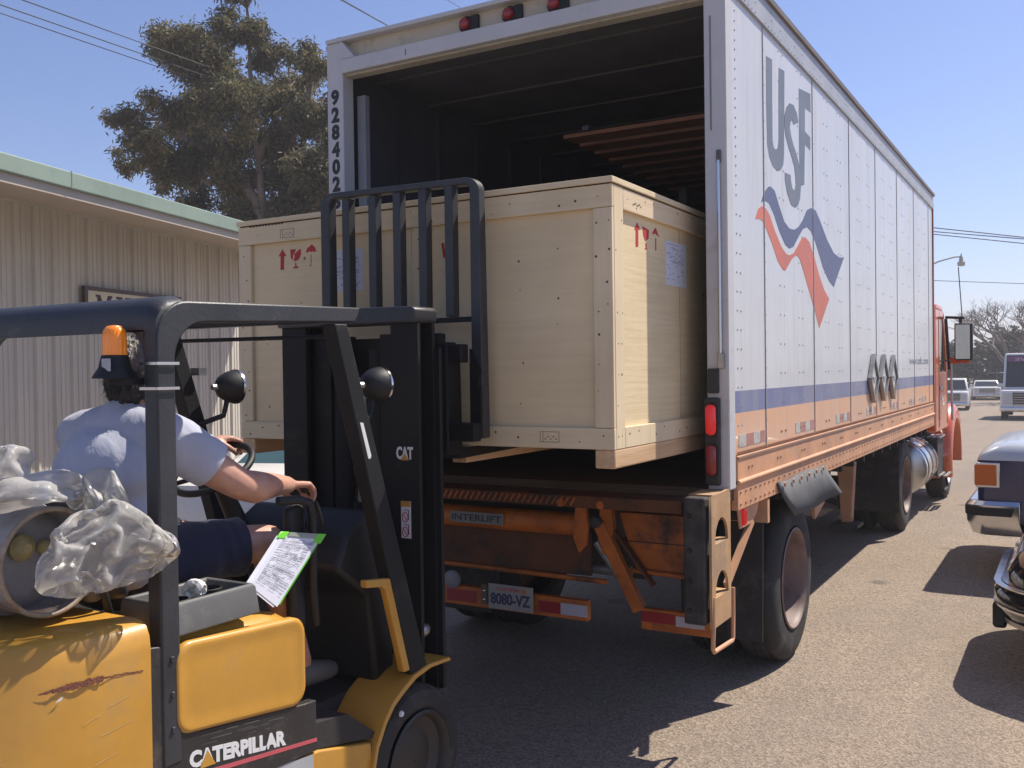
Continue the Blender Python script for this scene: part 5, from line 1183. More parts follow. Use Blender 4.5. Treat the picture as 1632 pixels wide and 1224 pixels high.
for x in (-2.40, -2.90):
    box('carriage_upright', (x-.06, x+.06, 3.43, 3.51, 1.44, 1.93), steel, fk, bevel=.008)
    mb = MB(); mb.prism([(3.515, 1.90), (3.55, 1.90), (3.56, 1.47), (3.60, 1.458), (4.62, 1.455), (4.64, 1.44), (3.54, 1.415), (3.515, 1.44)], 'x', x-.05, x+.05); mb.build('fork', steel, fk, bevel=.004)
    box('fork_hook', (x-.045, x+.03, 3.42, 3.47, 1.92, 1.97), steel, fk, bevel=.008)
mb = MB(); mb.prism([(-2.27, 1.51), (-2.215, 1.51), (-2.215, 1.72), (-2.23, 1.74), (-2.215, 1.80), (-2.27, 1.90)], 'y', 3.50, 3.518); mb.build('backrest_gusset', steel, fk)

# ---------------------------------------------------------------- gas bottle, plastic bags, clipboard, tissue
tankp = M('gas_bottle_paint', (.34, .345, .37), .55, var=.25, vs=5, dirt=((.20, .11, .065), .9, 5, .50), bump=.1)
rustring = M('rusty_ring', (.36, .29, .22), .6, var=.3, vs=20, dirt=((.20, .09, .04), .9, 14, .48))
gt = thing('gas_bottle', 'grey rust-stained gas bottle lying across the rear of the forklift', 'gas bottle', (-2.75, 1.6, 1.125))
gc = (-2.40, 1.60, 1.30)
MB().lathe([(.10, .003), (.105, .10), (.12, .145), (.16, .163), (.20, .166), (.55, .166), (.60, .15), (.64, .10), (.66, .003)], gc, 'x', 40, -1).build('bottle', tankp, gt, smooth=50)
MB().lathe([(.155, .148), (0, .148), (-.004, .144), (0, .138), (.155, .138)], gc, 'x', 40, -1).build('collar', tankp, gt, smooth=40)
mb = MB(); mb.tube([(gc[0]+.002, gc[1]+.143*math.cos(2*math.pi*k/40), gc[2]+.143*math.sin(2*math.pi*k/40)) for k in range(41)], .0075, 8, caps=False); mb.build('collar_rim', rustring, gt, smooth=60)
brass = M('valve_cream', (.50, .42, .20), .5, var=.2, vs=40, dirt=((.25, .2, .08), .6, 30, .55))
MB().lathe([(.10, .036), (.085, .038), (.075, .030), (.06, .012), (.06, .002)], (gc[0], 1.575, 1.335), 'x', 14, -1, caps=True).build('valve', brass, gt, smooth=40)
MB().lathe([(.10, .022), (.085, .023), (.075, .017), (.06, .008), (.06, .002)], (gc[0], 1.645, 1.325), 'x', 14, -1, caps=True).build('gauge', brass, gt, smooth=40)
o = MB(); o.lathe([(0, .170), (.04, .170)], (-2.72, 1.60, 1.30), 'x', 40, 1); o.build('strap', dullmetal, gt, smooth=60)
mb = MB(); mb.tube([(-2.46, 1.66, 1.30), (-2.38, 1.74, 1.22), (-2.40, 1.78, 1.12), (-2.5, 1.80, 1.06)], .012, 8); mb.build('gas_hose', blackp, gt, smooth=60)
MB().ell((-2.45, 1.76, 1.21), (.05, .05, .06), 14, 10).build('regulator', M('regulator_grey', (.13, .13, .14), .5), gt, smooth=60)

def plastic():
    m = bpy.data.materials.new('clear_plastic_film'); m.use_nodes = True; N = m.node_tree.nodes; L = m.node_tree.links
    N.remove(N['Principled BSDF'])
    d = N.new('ShaderNodeBsdfDiffuse'); d.inputs[0].default_value = (.78, .76, .73, 1)
    t = N.new('ShaderNodeBsdfTranslucent'); t.inputs[0].default_value = (.78, .76, .72, 1)
    tp = N.new('ShaderNodeBsdfTransparent'); tp.inputs[0].default_value = (.93, .92, .90, 1)
    gl = N.new('ShaderNodeBsdfGlossy'); gl.inputs['Roughness'].default_value = .36
    a = N.new('ShaderNodeMixShader'); a.inputs[0].default_value = .45; L.new(d.outputs[0], a.inputs[1]); L.new(t.outputs[0], a.inputs[2])
    tc = N.new('ShaderNodeTexCoord'); lw = N.new('ShaderNodeLayerWeight'); lw.inputs[0].default_value = .42
    mr = N.new('ShaderNodeMapRange'); mr.inputs[1].default_value = .05; mr.inputs[2].default_value = .75; mr.inputs[3].default_value = .66; mr.inputs[4].default_value = .14; L.new(lw.outputs['Facing'], mr.inputs[0])
    b = N.new('ShaderNodeMixShader'); L.new(mr.outputs[0], b.inputs[0]); L.new(a.outputs[0], b.inputs[1]); L.new(tp.outputs[0], b.inputs[2])
    fr = N.new('ShaderNodeFresnel'); fr.inputs[0].default_value = 1.26
    ad = N.new('ShaderNodeMath'); ad.operation = 'ADD'; ad.inputs[1].default_value = .0; L.new(fr.outputs[0], ad.inputs[0])
    c = N.new('ShaderNodeMixShader'); L.new(ad.outputs[0], c.inputs[0]); L.new(b.outputs[0], c.inputs[1]); L.new(gl.outputs[0], c.inputs[2])
    n2 = N.new('ShaderNodeTexNoise'); n2.inputs['Scale'].default_value = 26; n2.inputs['Detail'].default_value = 3; n2.inputs['Distortion'].default_value = 1.0; L.new(tc.outputs['Object'], n2.inputs['Vector'])
    bu = N.new('ShaderNodeBump'); bu.inputs['Strength'].default_value = .3; bu.inputs['Distance'].default_value = .012; L.new(n2.outputs[0], bu.inputs['Height'])
    for x in (d, t, gl): L.new(bu.outputs[0], x.inputs['Normal'])
    L.new(c.outputs[0], N['Material Output'].inputs[0])
    return m
film = plastic()
def crumple(bm_c, rad, seed, slack=1.3, sub=4, steps=70, grav=.00003, solids=True):
    """a bag of film: a closed skin with more area than it needs, left to buckle under a little air and its weight"""
    bm = bmesh.new(); bmesh.ops.create_icosphere(bm, subdivisions=sub, radius=1.0); bm.verts.ensure_lookup_table(); bm.verts.index_update()
    rg_ = np.random.default_rng(seed)
    D = np.array([v.co[:] for v in bm.verts]); E_ = np.array([[e.verts[0].index, e.verts[1].index] for e in bm.edges])
    B_ = []
    for e in bm.edges:
        f = e.link_faces; o_ = [v.index for g_ in f for v in g_.verts if v not in e.verts]
        if len(o_) == 2: B_.append(o_)
    B_ = np.array(B_); T_ = np.array([[v.index for v in f.verts] for f in bm.faces])
    rad = np.array(rad); off = Vector((seed*3.7, seed*1.9, -seed*2.3))
    nz = np.array([mnoise.noise(Vector(d)*1.1+off)*.35+mnoise.noise(Vector(d)*2.6+off)*.16+mnoise.noise(Vector(d)*6+off)*.05 for d in D])
    rest = D*rad*slack
    X = D*rad*(1+nz)[:, None]+np.array(bm_c); Xp = X.copy()
    CE = np.concatenate([E_, B_]); L0 = np.linalg.norm(rest[CE[:, 0]]-rest[CE[:, 1]], axis=1); Wt = np.concatenate([np.full(len(E_), .5), np.full(len(B_), .16)])
    cnt = np.zeros(len(X)); np.add.at(cnt, CE[:, 0], 1); np.add.at(cnt, CE[:, 1], 1)
    def vol(P): a_, b_, c_ = (P[T_[:, k]] for k in range(3)); return abs(np.einsum('ij,ij->i', a_, np.cross(b_, c_)).sum()/6)
    v0 = vol(X-np.array(bm_c))*.72; c0 = np.array(bm_c)
    for it in range(steps):
        vel = (X-Xp)*.86; Xp = X.copy(); X = X+vel; X[:, 2] -= grav
        a_, b_, c_ = (X[T_[:, k]] for k in range(3)); fn = np.cross(b_-a_, c_-a_); vn = np.zeros_like(X)
        for k in range(3): np.add.at(vn, T_[:, k], fn)
        vn /= np.linalg.norm(vn, axis=1)[:, None]+1e-12
        X += vn*np.clip((v0-vol(X-X.mean(0)))/v0, -.5, .5)*.012
        X += (c0-X.mean(0))*.15
        for q in range(6):
            d = X[CE[:, 1]]-X[CE[:, 0]]; l = np.linalg.norm(d, axis=1)+1e-9; c = d*((l-L0)/l*Wt)[:, None]; acc = np.zeros_like(X)
            np.add.at(acc, CE[:, 0], c); np.add.at(acc, CE[:, 1], -c); X += acc/cnt[:, None]*2.2
            if solids:
                ins = X[:, 0] < -2.385; dy, dz = X[:, 1]-1.60, X[:, 2]-1.30; r_ = np.hypot(dy, dz)+1e-9; k_ = ins & (r_ < .174)
                s_ = np.where(k_, .174/r_, 1); X[:, 1] = 1.60+dy*s_; X[:, 2] = 1.30+dz*s_
                k_ = (X[:, 2] < 1.135) & (X[:, 0] < -2.2); X[k_, 2] = 1.135
                k_ = (X[:, 1] > 1.790) & (X[:, 1] < 1.87) & (X[:, 0] < -2.194) & (X[:, 0] > -2.26); X[k_, 0] = -2.194
    for v, p_ in zip(bm.verts, X): v.co = p_
    me = bpy.data.meshes.new('film'); bm.to_mesh(me); bm.free(); return me
def bag(nm, me, par):
    o = link_mesh(nm, me, film, par, smooth=62); return o
pb = thing('plastic_bag', 'crumpled clear plastic bag hanging beside the rear guard leg', 'plastic bag', (-2.27, 1.70, 1.2))
bag('film', crumple((-2.225, 1.650, 1.335), (.065, .168, .110), 1, 1.38, 5, 70), pb)
bag('loose_end', crumple((-2.275, 1.73, 1.415), (.055, .12, .055), 4, 1.4, 4, 60), pb)
pb2 = thing('plastic_bag', 'crumpled clear plastic bag draped on top of the gas bottle', 'plastic bag', (-2.48, 1.55, 1.46))
bag('film', crumple((-2.46, 1.55, 1.495), (.11, .155, .05), 2, 1.4, 4, 60), pb2)
bag('loose_end', crumple((-2.43, 1.49, 1.525), (.045, .08, .085), 6, 1.4, 4, 60), pb2)
pb3 = thing('plastic_bag', 'small clear plastic bag tucked between seat back and guard leg', 'plastic bag', (-2.42, 1.76, 1.36))
bag('film', crumple((-2.40, 1.75, 1.42), (.075, .06, .06), 9, 1.4, 4, 60), pb3)

ts = thing('crumpled_tissue', 'crumpled white paper tissue lying in the grey console tray', 'tissue', (-2.29, 1.98, 1.13))
link_mesh('paper', crumple((-2.285, 1.985, 1.155), (.026, .032, .024), 13, 1.4, 3, 40, .0, False), M('tissue_white', (.74, .72, .66), .9, spec=.1), ts)

cb = thing('clipboard', 'green-edged clipboard with printed papers leaning beside the driver', 'clipboard', (-2.28, 2.3, 1.1))
A = [Vector(v) for v in ((-2.285, 2.208, 1.139), (-2.275, 2.332, 1.044), (-2.32, 2.586, 1.217), (-2.325, 2.388, 1.259))]  # bl, br, tr, tl
nb = (A[1]-A[0]).cross(A[3]-A[0]).normalized()
def quad_on(a0, a1, b0, b1, lift, th):
    """patch of the board between fractions a (across) and b (along)"""
    f = lambda a, b: A[0].lerp(A[1], a).lerp(A[3].lerp(A[2], a), b)
    q = [f(a0, b0), f(a1, b0), f(a1, b1), f(a0, b1)]
    m_ = MB(); m_.loft([[tuple(p+nb*lift) for p in q], [tuple(p+nb*(lift+th)) for p in q]]); return m_
quad_on(-.02, 1.03, -.02, 1.04, 0, .004).build('board', M('clear_green_board', (.10, .42, .03), .3, var=.1), cb)
for a0, a1 in ((-.04, .16), (.84, 1.06)): quad_on(a0, a1, .90, 1.06, .004, .006).build('corner_grip', M('lime_grip', (.16, .60, .03), .4), cb, bevel=.003)
quad_on(.17, .83, .97, 1.05, .006, .006).build('clip', M('clip_clear', (.25, .27, .22), .25), cb)
quad_on(-.06, .9, -.10, .96, .005, .001).build('paper', paperm, cb)
pp = quad_on(.03, .97, -.07, .975, .007, .001).build('paper', M('white_paper_top', (.62, .63, .72), .6, var=.04), cb)
rr_ = random.Random(2); m_ = MB(); b_ = .90
while b_ > .06:
    a_ = .10
    while a_ < .88:
        ln = rr_.uniform(.03, .14)
        if rr_.random() > .30 and a_+ln < .92:
            f = lambda a, b: A[0].lerp(A[1], a).lerp(A[3].lerp(A[2], a), b)+nb*.0125
            m_.add([f(a_, b_), f(a_+ln, b_), f(a_+ln, b_+.008), f(a_, b_+.008)], [(0, 1, 2, 3)])
        a_ += ln+.015
    b_ -= rr_.choice((.018, .02, .024, .05))
o = m_.build('print', paper_ink, pp); tag(o, kind='stuff')
# ---------------------------------------------------------------- the driver
def remesh(mb, name, voxel, smooth=6, fac=.5):
    me = mb.mesh(name); o = bpy.data.objects.new(name, me); C.objects.link(o)
    r = o.modifiers.new('r', 'REMESH'); r.mode = 'VOXEL'; r.voxel_size = voxel; r.adaptivity = 0
    s_ = o.modifiers.new('s', 'SMOOTH'); s_.iterations = smooth; s_.factor = fac
    m = eval_mesh(o); m.name = name; return m
def skinmat():
    m = bpy.data.materials.new('skin'); m.use_nodes = True; N = m.node_tree.nodes; L = m.node_tree.links
    p = N['Principled BSDF']; p.inputs['Roughness'].default_value = .48; p.inputs['Subsurface Weight'].default_value = .12; p.inputs['Subsurface Radius'].default_value = (.012, .005, .003)
    tc = N.new('ShaderNodeTexCoord'); n = N.new('ShaderNodeTexNoise'); n.inputs['Scale'].default_value = 14; n.inputs['Detail'].default_value = 6; L.new(tc.outputs['Object'], n.inputs['Vector'])
    cr = N.new('ShaderNodeValToRGB'); cr.color_ramp.elements[0].position = .35; cr.color_ramp.elements[0].color = (.47, .235, .165, 1); cr.color_ramp.elements[1].position = .65; cr.color_ramp.elements[1].color = (.58, .325, .235, 1); L.new(n.outputs[0], cr.inputs[0]); L.new(cr.outputs[0], p.inputs['Base Color'])
    n2 = N.new('ShaderNodeTexNoise'); n2.inputs['Scale'].default_value = 160; L.new(tc.outputs['Object'], n2.inputs['Vector'])
    b = N.new('ShaderNodeBump'); b.inputs['Strength'].default_value = .12; b.inputs['Distance'].default_value = .003; L.new(n2.outputs[0], b.inputs['Height']); L.new(b.outputs[0], p.inputs['Normal'])
    return m
skin = skinmat()
V3 = Vector
HEAD = V3((-2.655, 2.105, 1.80))
SR_, SL_ = V3((-2.475, 2.07, 1.60)), V3((-2.885, 2.05, 1.60))
ER, EL = V3((-2.395, 2.285, 1.435)), V3((-2.985, 2.33, 1.475))
WRr, WRl = V3((-2.425, 2.535, 1.405)), V3((-2.885, 2.585, 1.545))
HR_, HL_ = V3((-2.585, 2.03, 1.205)), V3((-2.775, 2.03, 1.205))
KR, KL = V3((-2.445, 2.45, 1.215)), V3((-2.885, 2.46, 1.20))
AR, AL = V3((-2.47, 2.64, .74)), V3((-2.86, 2.66, .74))
b = MB()
b.ell((-2.68, 2.03, 1.22), (.19, .15, .12), 20, 12); b.ell((-2.68, 2.03, 1.36), (.185, .15, .17), 20, 12); b.ell((-2.68, 2.03, 1.50), (.195, .135, .15), 20, 12)
b.limb([SL_, (SL_+SR_)/2+V3((0, -.01, .025)), SR_], [.068, .082, .068], 16)
b.limb([(-2.675, 2.04, 1.60), (-2.665, 2.075, 1.70), (-2.66, 2.09, 1.755)], [.075, .058, .056], 16)
# head: skull, jaw, nose, brow, lips, ears
b.ell(HEAD+V3((0, -.008, .02)), (.076, .096, .098), 24, 16); b.ell(HEAD+V3((0, .03, -.05)), (.058, .066, .068), 20, 12)
b.limb([HEAD+V3((0, .094, .012)), HEAD+V3((0, .112, -.024))], [.010, .016], 10)
b.limb([HEAD+V3((-.04, .080, .032)), HEAD+V3((.04, .080, .032))], [.014, .014], 10)
b.limb([HEAD+V3((-.02, .092, -.058)), HEAD+V3((.02, .092, -.058))], [.009, .009], 8); b.ell(HEAD+V3((0, .085, -.092)), (.024, .02, .02), 12, 8)
for s in (-1, 1): b.ell(HEAD+V3((s*.078, -.004, -.008)), (.011, .022, .033), 12, 8)
# arms
b.limb([SR_, SR_.lerp(ER, .5)+V3((0, -.004, -.004)), ER], [.066, .063, .052], 16); b.limb([ER, ER.lerp(WRr, .3)+V3((0, 0, -.008)), ER.lerp(WRr, .75), WRr], [.052, .056, .040, .032], 16)
b.limb([SL_, SL_.lerp(EL, .5), EL], [.062, .056, .046], 16); b.limb([EL, EL.lerp(WRl, .3), EL.lerp(WRl, .75), WRl], [.046, .049, .035, .030], 16)
def hand(w, d, n, s, curl, spread=.0205, knob=0):
    """w wrist, d towards the knuckles, n palm side, s thumb side"""
    d = d.normalized(); n = (n-d*n.dot(d)).normalized(); s = (s-d*s.dot(d)-n*s.dot(n)).normalized()
    kn = w+d*.092
    for i in range(4):
        o_ = s*((1.5-i)*spread); b.limb([w+d*.012+o_*.55, kn+o_-d*.004], [.0155, .0125], 10)
        k = kn+o_+d*(.004 if i in (1, 2) else -.004); a = curl[0]; ln = (.044, .049, .045, .035)[i]
        p = [k]
        for j, f in enumerate((1.0, .62, .5)):
            dd = d*math.cos(a)+n*math.sin(a); p.append(p[-1]+dd*ln*f); a += curl[1+min(j, 1)]
        b.limb(p, [.0105, .0096, .0088, .0078], 10)
    t0 = w+d*.028+s*.026+n*.006; t1 = t0+(d*.55+s*.62+n*.45).normalized()*.042; t2 = t1+(d*.75+n*.55-s*.12).normalized()*.034; t3 = t2+(d*.65+n*.65-s*.35).normalized()*.026
    b.limb([w+d*.012+s*.012, t0, t1, t2, t3], [.016, .015, .0125, .011, .009], 10)
hand(WRr, V3((-.10, .95, -.10)), V3((.08, .12, -1)), V3((-1, 0, 0)), (.55, .85, .7))
hand(WRl, V3((.22, .95, .10)), V3((.05, .25, -1)), V3((1, 0, 0)), (.45, .95, .8))
# legs and feet
for h_, k_, a_ in ((HR_, KR, AR), (HL_, KL, AL)):
    b.limb([h_, h_.lerp(k_, .5), k_], [.095, .082, .062], 16); b.limb([k_, k_.lerp(a_, .32)+V3((0, -.015, 0)), k_.lerp(a_, .75), a_], [.060, .058, .042, .038], 16)
    b.limb([a_+V3((0, -.03, -.03)), a_+V3((0, .13, -.065))], [.036, .03], 12)
pr = thing('person', 'forklift driver in light grey t-shirt and navy shorts, one hand on the steering wheel', 'person', (-2.68, 2.03, 1.13))
link_mesh('body', remesh(b, 'body', .0055, 5), skin, pr, smooth=180)

def cloth(name, col, rough=.85, sc=350):
    m = bpy.data.materials.new(name); m.use_nodes = True; N = m.node_tree.nodes; L = m.node_tree.links
    p = N['Principled BSDF']; p.inputs['Roughness'].default_value = rough; p.inputs['Specular IOR Level'].default_value = .2; p.inputs['Sheen Weight'].default_value = .25
    tc = N.new('ShaderNodeTexCoord'); n = N.new('ShaderNodeTexNoise'); n.inputs['Scale'].default_value = 9; n.inputs['Detail'].default_value = 5; L.new(tc.outputs['Object'], n.inputs['Vector'])
    cr = N.new('ShaderNodeValToRGB'); cr.color_ramp.elements[0].position = .3; cr.color_ramp.elements[0].color = (*[c*.85 for c in col], 1); cr.color_ramp.elements[1].position = .7; cr.color_ramp.elements[1].color = (*col, 1); L.new(n.outputs[0], cr.inputs[0]); L.new(cr.outputs[0], p.inputs['Base Color'])
    n2 = N.new('ShaderNodeTexNoise'); n2.inputs['Scale'].default_value = sc; L.new(tc.outputs['Object'], n2.inputs['Vector'])
    n3 = N.new('ShaderNodeTexNoise'); n3.inputs['Scale'].default_value = 12; n3.inputs['Detail'].default_value = 3; n3.inputs['Distortion'].default_value = 1.2; L.new(tc.outputs['Object'], n3.inputs['Vector'])
    ad = N.new('ShaderNodeMath'); ad.operation = 'MULTIPLY_ADD'; ad.inputs[1].default_value = .06; L.new(n2.outputs[0], ad.inputs[0]); L.new(n3.outputs[0], ad.inputs[2])
    bu = N.new('ShaderNodeBump'); bu.inputs['Strength'].default_value = .35; bu.inputs['Distance'].default_value = .014; L.new(ad.outputs[0], bu.inputs['Height']); L.new(bu.outputs[0], p.inputs['Normal'])
    return m
def folds(me, amp, seed, sc=(7, 7, 4)):
    n = len(me.vertices); co = np.zeros(n*3); me.vertices.foreach_get('co', co); co = co.reshape(-1, 3); no = np.zeros(n*3); me.vertex_normals.foreach_get('vector', no); no = no.reshape(-1, 3)
    for i in range(n):
        p = V3(co[i]); q = V3((p.x*sc[0]+seed, p.y*sc[1], p.z*sc[2]+p.x*3))
        q += V3((mnoise.noise(q*.8), mnoise.noise(q*.8+V3((5, 5, 5))), 0))*.7
        r = 1-abs(mnoise.noise(q*1.5))*2.4
        co[i] += no[i]*amp*(r+.5*mnoise.noise(q*3.1))
    me.vertices.foreach_set('co', co.ravel()); me.update()
def cut(bm, c, d, rad):
    vs = {v for v in bm.verts if (v.co-c).length < rad}
    fs = [f for f in bm.faces if all(v in vs for v in f.verts)]
    es = list({e for f in fs for e in f.edges}); vv = list({v for f in fs for v in f.verts})
    bmesh.ops.bisect_plane(bm, geom=vv+es+fs, plane_co=c, plane_no=d, clear_outer=True)
sh = MB()
sh.ell((-2.68, 2.02, 1.205), (.215, .175, .105), 24, 12); sh.ell((-2.68, 2.015, 1.34), (.212, .170, .18), 24, 14); sh.ell((-2.68, 2.015, 1.49), (.218, .158, .155), 24, 14)
sh.limb([SL_, (SL_+SR_)/2+V3((0, -.01, .022)), SR_], [.082, .092, .082], 18)
sh.limb([(-2.675, 2.04, 1.63), (-2.67, 2.055, 1.668)], [.085, .074], 18)
for S0, E0_ in ((SR_, ER), (SL_, EL)):
    e = S0.lerp(E0_, .60); sh.limb([S0, S0.lerp(E0_, .35), e], [.080, .079, .077], 18)
me = remesh(sh, 'shirt', .009, 18); folds(me, .0035, 3.0, (5, 5, 3)); folds(me, .0012, 8.0, (14, 14, 9))
# open the sleeve ends and the hem so that the cloth has edges
bm = bmesh.new(); bm.from_mesh(me)
for S0, E0_ in ((SR_, ER), (SL_, EL)):
    d = (E0_-S0).normalized(); c = S0.lerp(E0_, .56)
    cut(bm, c, d, .16)
cut(bm, V3((-2.68, 2.03, 1.14)), V3((.05, .1, -1)), 9)
bm.to_mesh(me); bm.free()
so = link_mesh('shirt', me, cloth('shirt_cotton', (.47, .485, .575)), pr, smooth=180); m_ = so.modifiers.new('thick', 'SOLIDIFY'); m_.thickness = .003; m_.offset = 1
st_ = MB(); st_.ell((-2.68, 2.03, 1.20), (.200, .160, .10), 22, 12)
for h_, k_ in ((HR_, KR), (HL_, KL)): st_.limb([h_, h_.lerp(k_, .4), h_.lerp(k_, .80)], [.108, .100, .094], 18)
me = remesh(st_, 'shorts', .010, 5); folds(me, .006, 6.0)
bm = bmesh.new(); bm.from_mesh(me)
for h_, k_ in ((HR_, KR), (HL_, KL)):
    d = (k_-h_).normalized(); c = h_.lerp(k_, .77)
    cut(bm, c, d, .2)
bm.to_mesh(me); bm.free()
so = link_mesh('shorts', me, cloth('shorts_navy', (.022, .024, .052)), pr, smooth=180); m_ = so.modifiers.new('thick', 'SOLIDIFY'); m_.thickness = .003; m_.offset = 1
hr = MB(); hr.ell(HEAD+V3((0, -.020, .034)), (.088, .100, .098), 24, 14); hr.ell(HEAD+V3((0, -.062, -.03)), (.078, .052, .075), 20, 12)
for s in (-1, 1): hr.ell(HEAD+V3((s*.072, -.03, -.0)), (.020, .045, .055), 14, 10)
me = remesh(hr, 'hair', .006, 3)
bm = bmesh.new(); bm.from_mesh(me); bmesh.ops.delete(bm, geom=[v for v in bm.verts if v.co.y > HEAD.y+.055 and v.co.z < HEAD.z+.075], context='VERTS'); bm.to_mesh(me); bm.free()
n = len(me.vertices)
for v in me.vertices:
    q = v.co*60; v.co += v.normal*(.010*mnoise.noise(V3((q.x, q.y, q.z*.35)))+.006*mnoise.noise(q*2.3))
hm = bpy.data.materials.new('hair_dark_grey'); hm.use_nodes = True; N = hm.node_tree.nodes; L = hm.node_tree.links
p = N['Principled BSDF']; p.inputs['Roughness'].default_value = .5
tc = N.new('ShaderNodeTexCoord'); mp = N.new('ShaderNodeMapping'); mp.inputs['Scale'].default_value = (60, 60, 12); L.new(tc.outputs['Object'], mp.inputs[0]); nz = N.new('ShaderNodeTexNoise'); nz.inputs['Scale'].default_value = 2; L.new(mp.outputs[0], nz.inputs['Vector'])
sx = N.new('ShaderNodeSeparateXYZ'); L.new(tc.outputs['Object'], sx.inputs[0]); mr = N.new('ShaderNodeMapRange'); mr.inputs[1].default_value = .66; mr.inputs[2].default_value = .74; L.new(sx.outputs[2], mr.inputs[0])
c0 = N.new('ShaderNodeMix'); c0.data_type = 'RGBA'; L.new(mr.outputs[0], c0.inputs[0]); c0.inputs[6].default_value = (.022, .016, .013, 1); c0.inputs[7].default_value = (.30, .26, .23, 1)
c1 = N.new('ShaderNodeMix'); c1.data_type = 'RGBA'; c1.blend_type = 'MULTIPLY'; c1.inputs[0].default_value = .75; L.new(c0.outputs[2], c1.inputs[6]); L.new(nz.outputs[1], c1.inputs[7]); L.new(c1.outputs[2], p.inputs['Base Color'])
bu = N.new('ShaderNodeBump'); bu.inputs['Strength'].default_value = .8; bu.inputs['Distance'].default_value = .01; L.new(nz.outputs[0], bu.inputs['Height']); L.new(bu.outputs[0], p.inputs['Normal'])
link_mesh('hair', me, hm, pr, smooth=180)
# scattered strands so that the hair has a ragged outline
rg = random.Random(21); V = []; F = []
for k in range(900):
    a = rg.uniform(0, 2*math.pi); t = rg.uniform(-.75, .95); rr_ = math.sqrt(1-t*t)
    d = V3((rr_*math.cos(a), rr_*math.sin(a), t))
    if d.y > .45 and t < .6: continue
    c = HEAD+V3((0, -.022, .02))+V3((d.x*.088, d.y*.102, d.z*(.108 if t > 0 else .118)))
    g_ = (V3((0, -.25, -1))+d*.5+V3((rg.uniform(-.5, .5), rg.uniform(-.5, .5), 0))).normalized(); w_ = d.cross(g_).normalized()*.0016; l_ = rg.uniform(.018, .042)
    n0 = len(V); V += [tuple(c-w_), tuple(c+w_), tuple(c+g_*l_+d*.004)]; F.append((n0, n0+1, n0+2))
me = bpy.data.meshes.new('strands'); me.from_pydata(V, [], F); o = link_mesh('loose_hair', me, hm, pr); tag(o, kind='stuff')
mb = MB(); mb.tube([HEAD+V3((.090*math.cos(t), -.012+.108*math.sin(t), .012+.018*math.sin(t))) for t in [2*math.pi*k/32 for k in range(33)]], .006, 6, caps=False, square=(.003, .012)); mb.build('visor_strap', blackp, pr)
for s in (-1, 1):
    e = MB().ell(HEAD+V3((s*.030, .078, .010)), (.012, .012, .009), 12, 8).build('eye', white_print, pr, smooth=180); MB().ell(HEAD+V3((s*.030, .087, .010)), (.005, .004, .005), 8, 6).build('iris', blackp, e, smooth=180)
for a_ in (AR, AL):
    mb = MB(); mb.limb([a_+V3((0, -.045, -.045)), a_+V3((0, .05, -.055)), a_+V3((0, .15, -.070))], [.050, .046, .036], 14); mb.build('shoe', M('shoe_grey', (.12, .11, .10), .6), pr, smooth=180)
# ---------------------------------------------------------------- vehicles
whitep = M('car_white', (.76, .735, .69), .3, var=.05, coat=.6, dirt=((.5, .47, .43), .4, 3, .6))
silver = M('car_pale_silver', (.50, .53, .58), .28, metal=.15, var=.04, coat=.7)
navy = M('car_navy', (.018, .022, .095), .25, var=.1, coat=.8)
blackc = M('car_black', (.010, .010, .012), .12, var=.1, coat=1.0)
tint = glass('tinted_glass', (.02, .028, .032), .04, .93)
teal = glass('teal_glass', (.045, .11, .115), .04, .85)
headl = glass('headlamp_glass', (.55, .56, .56), .1, .95)
amber = lens('amber_lens', (.70, .155, .012), rough=.2)
grillem = M('grille_dark', (.03, .03, .03), .5)
def rounded(x0, x1, y0, y1, r, z, n=5, rb=None):
    out = []; rb = r if rb is None else rb
    for (cx, cy, a0, rr_) in ((x1-r, y1-r, 0, r), (x0+rb, y1-rb, .5*math.pi, rb), (x0+rb, y0+rb, math.pi, rb), (x1-r, y0+r, 1.5*math.pi, r)):
        for k in range(n+1):
            t = a0+k*math.pi/2/n; out.append((cx+rr_*math.cos(t), cy+rr_*math.sin(t), z))
    return out
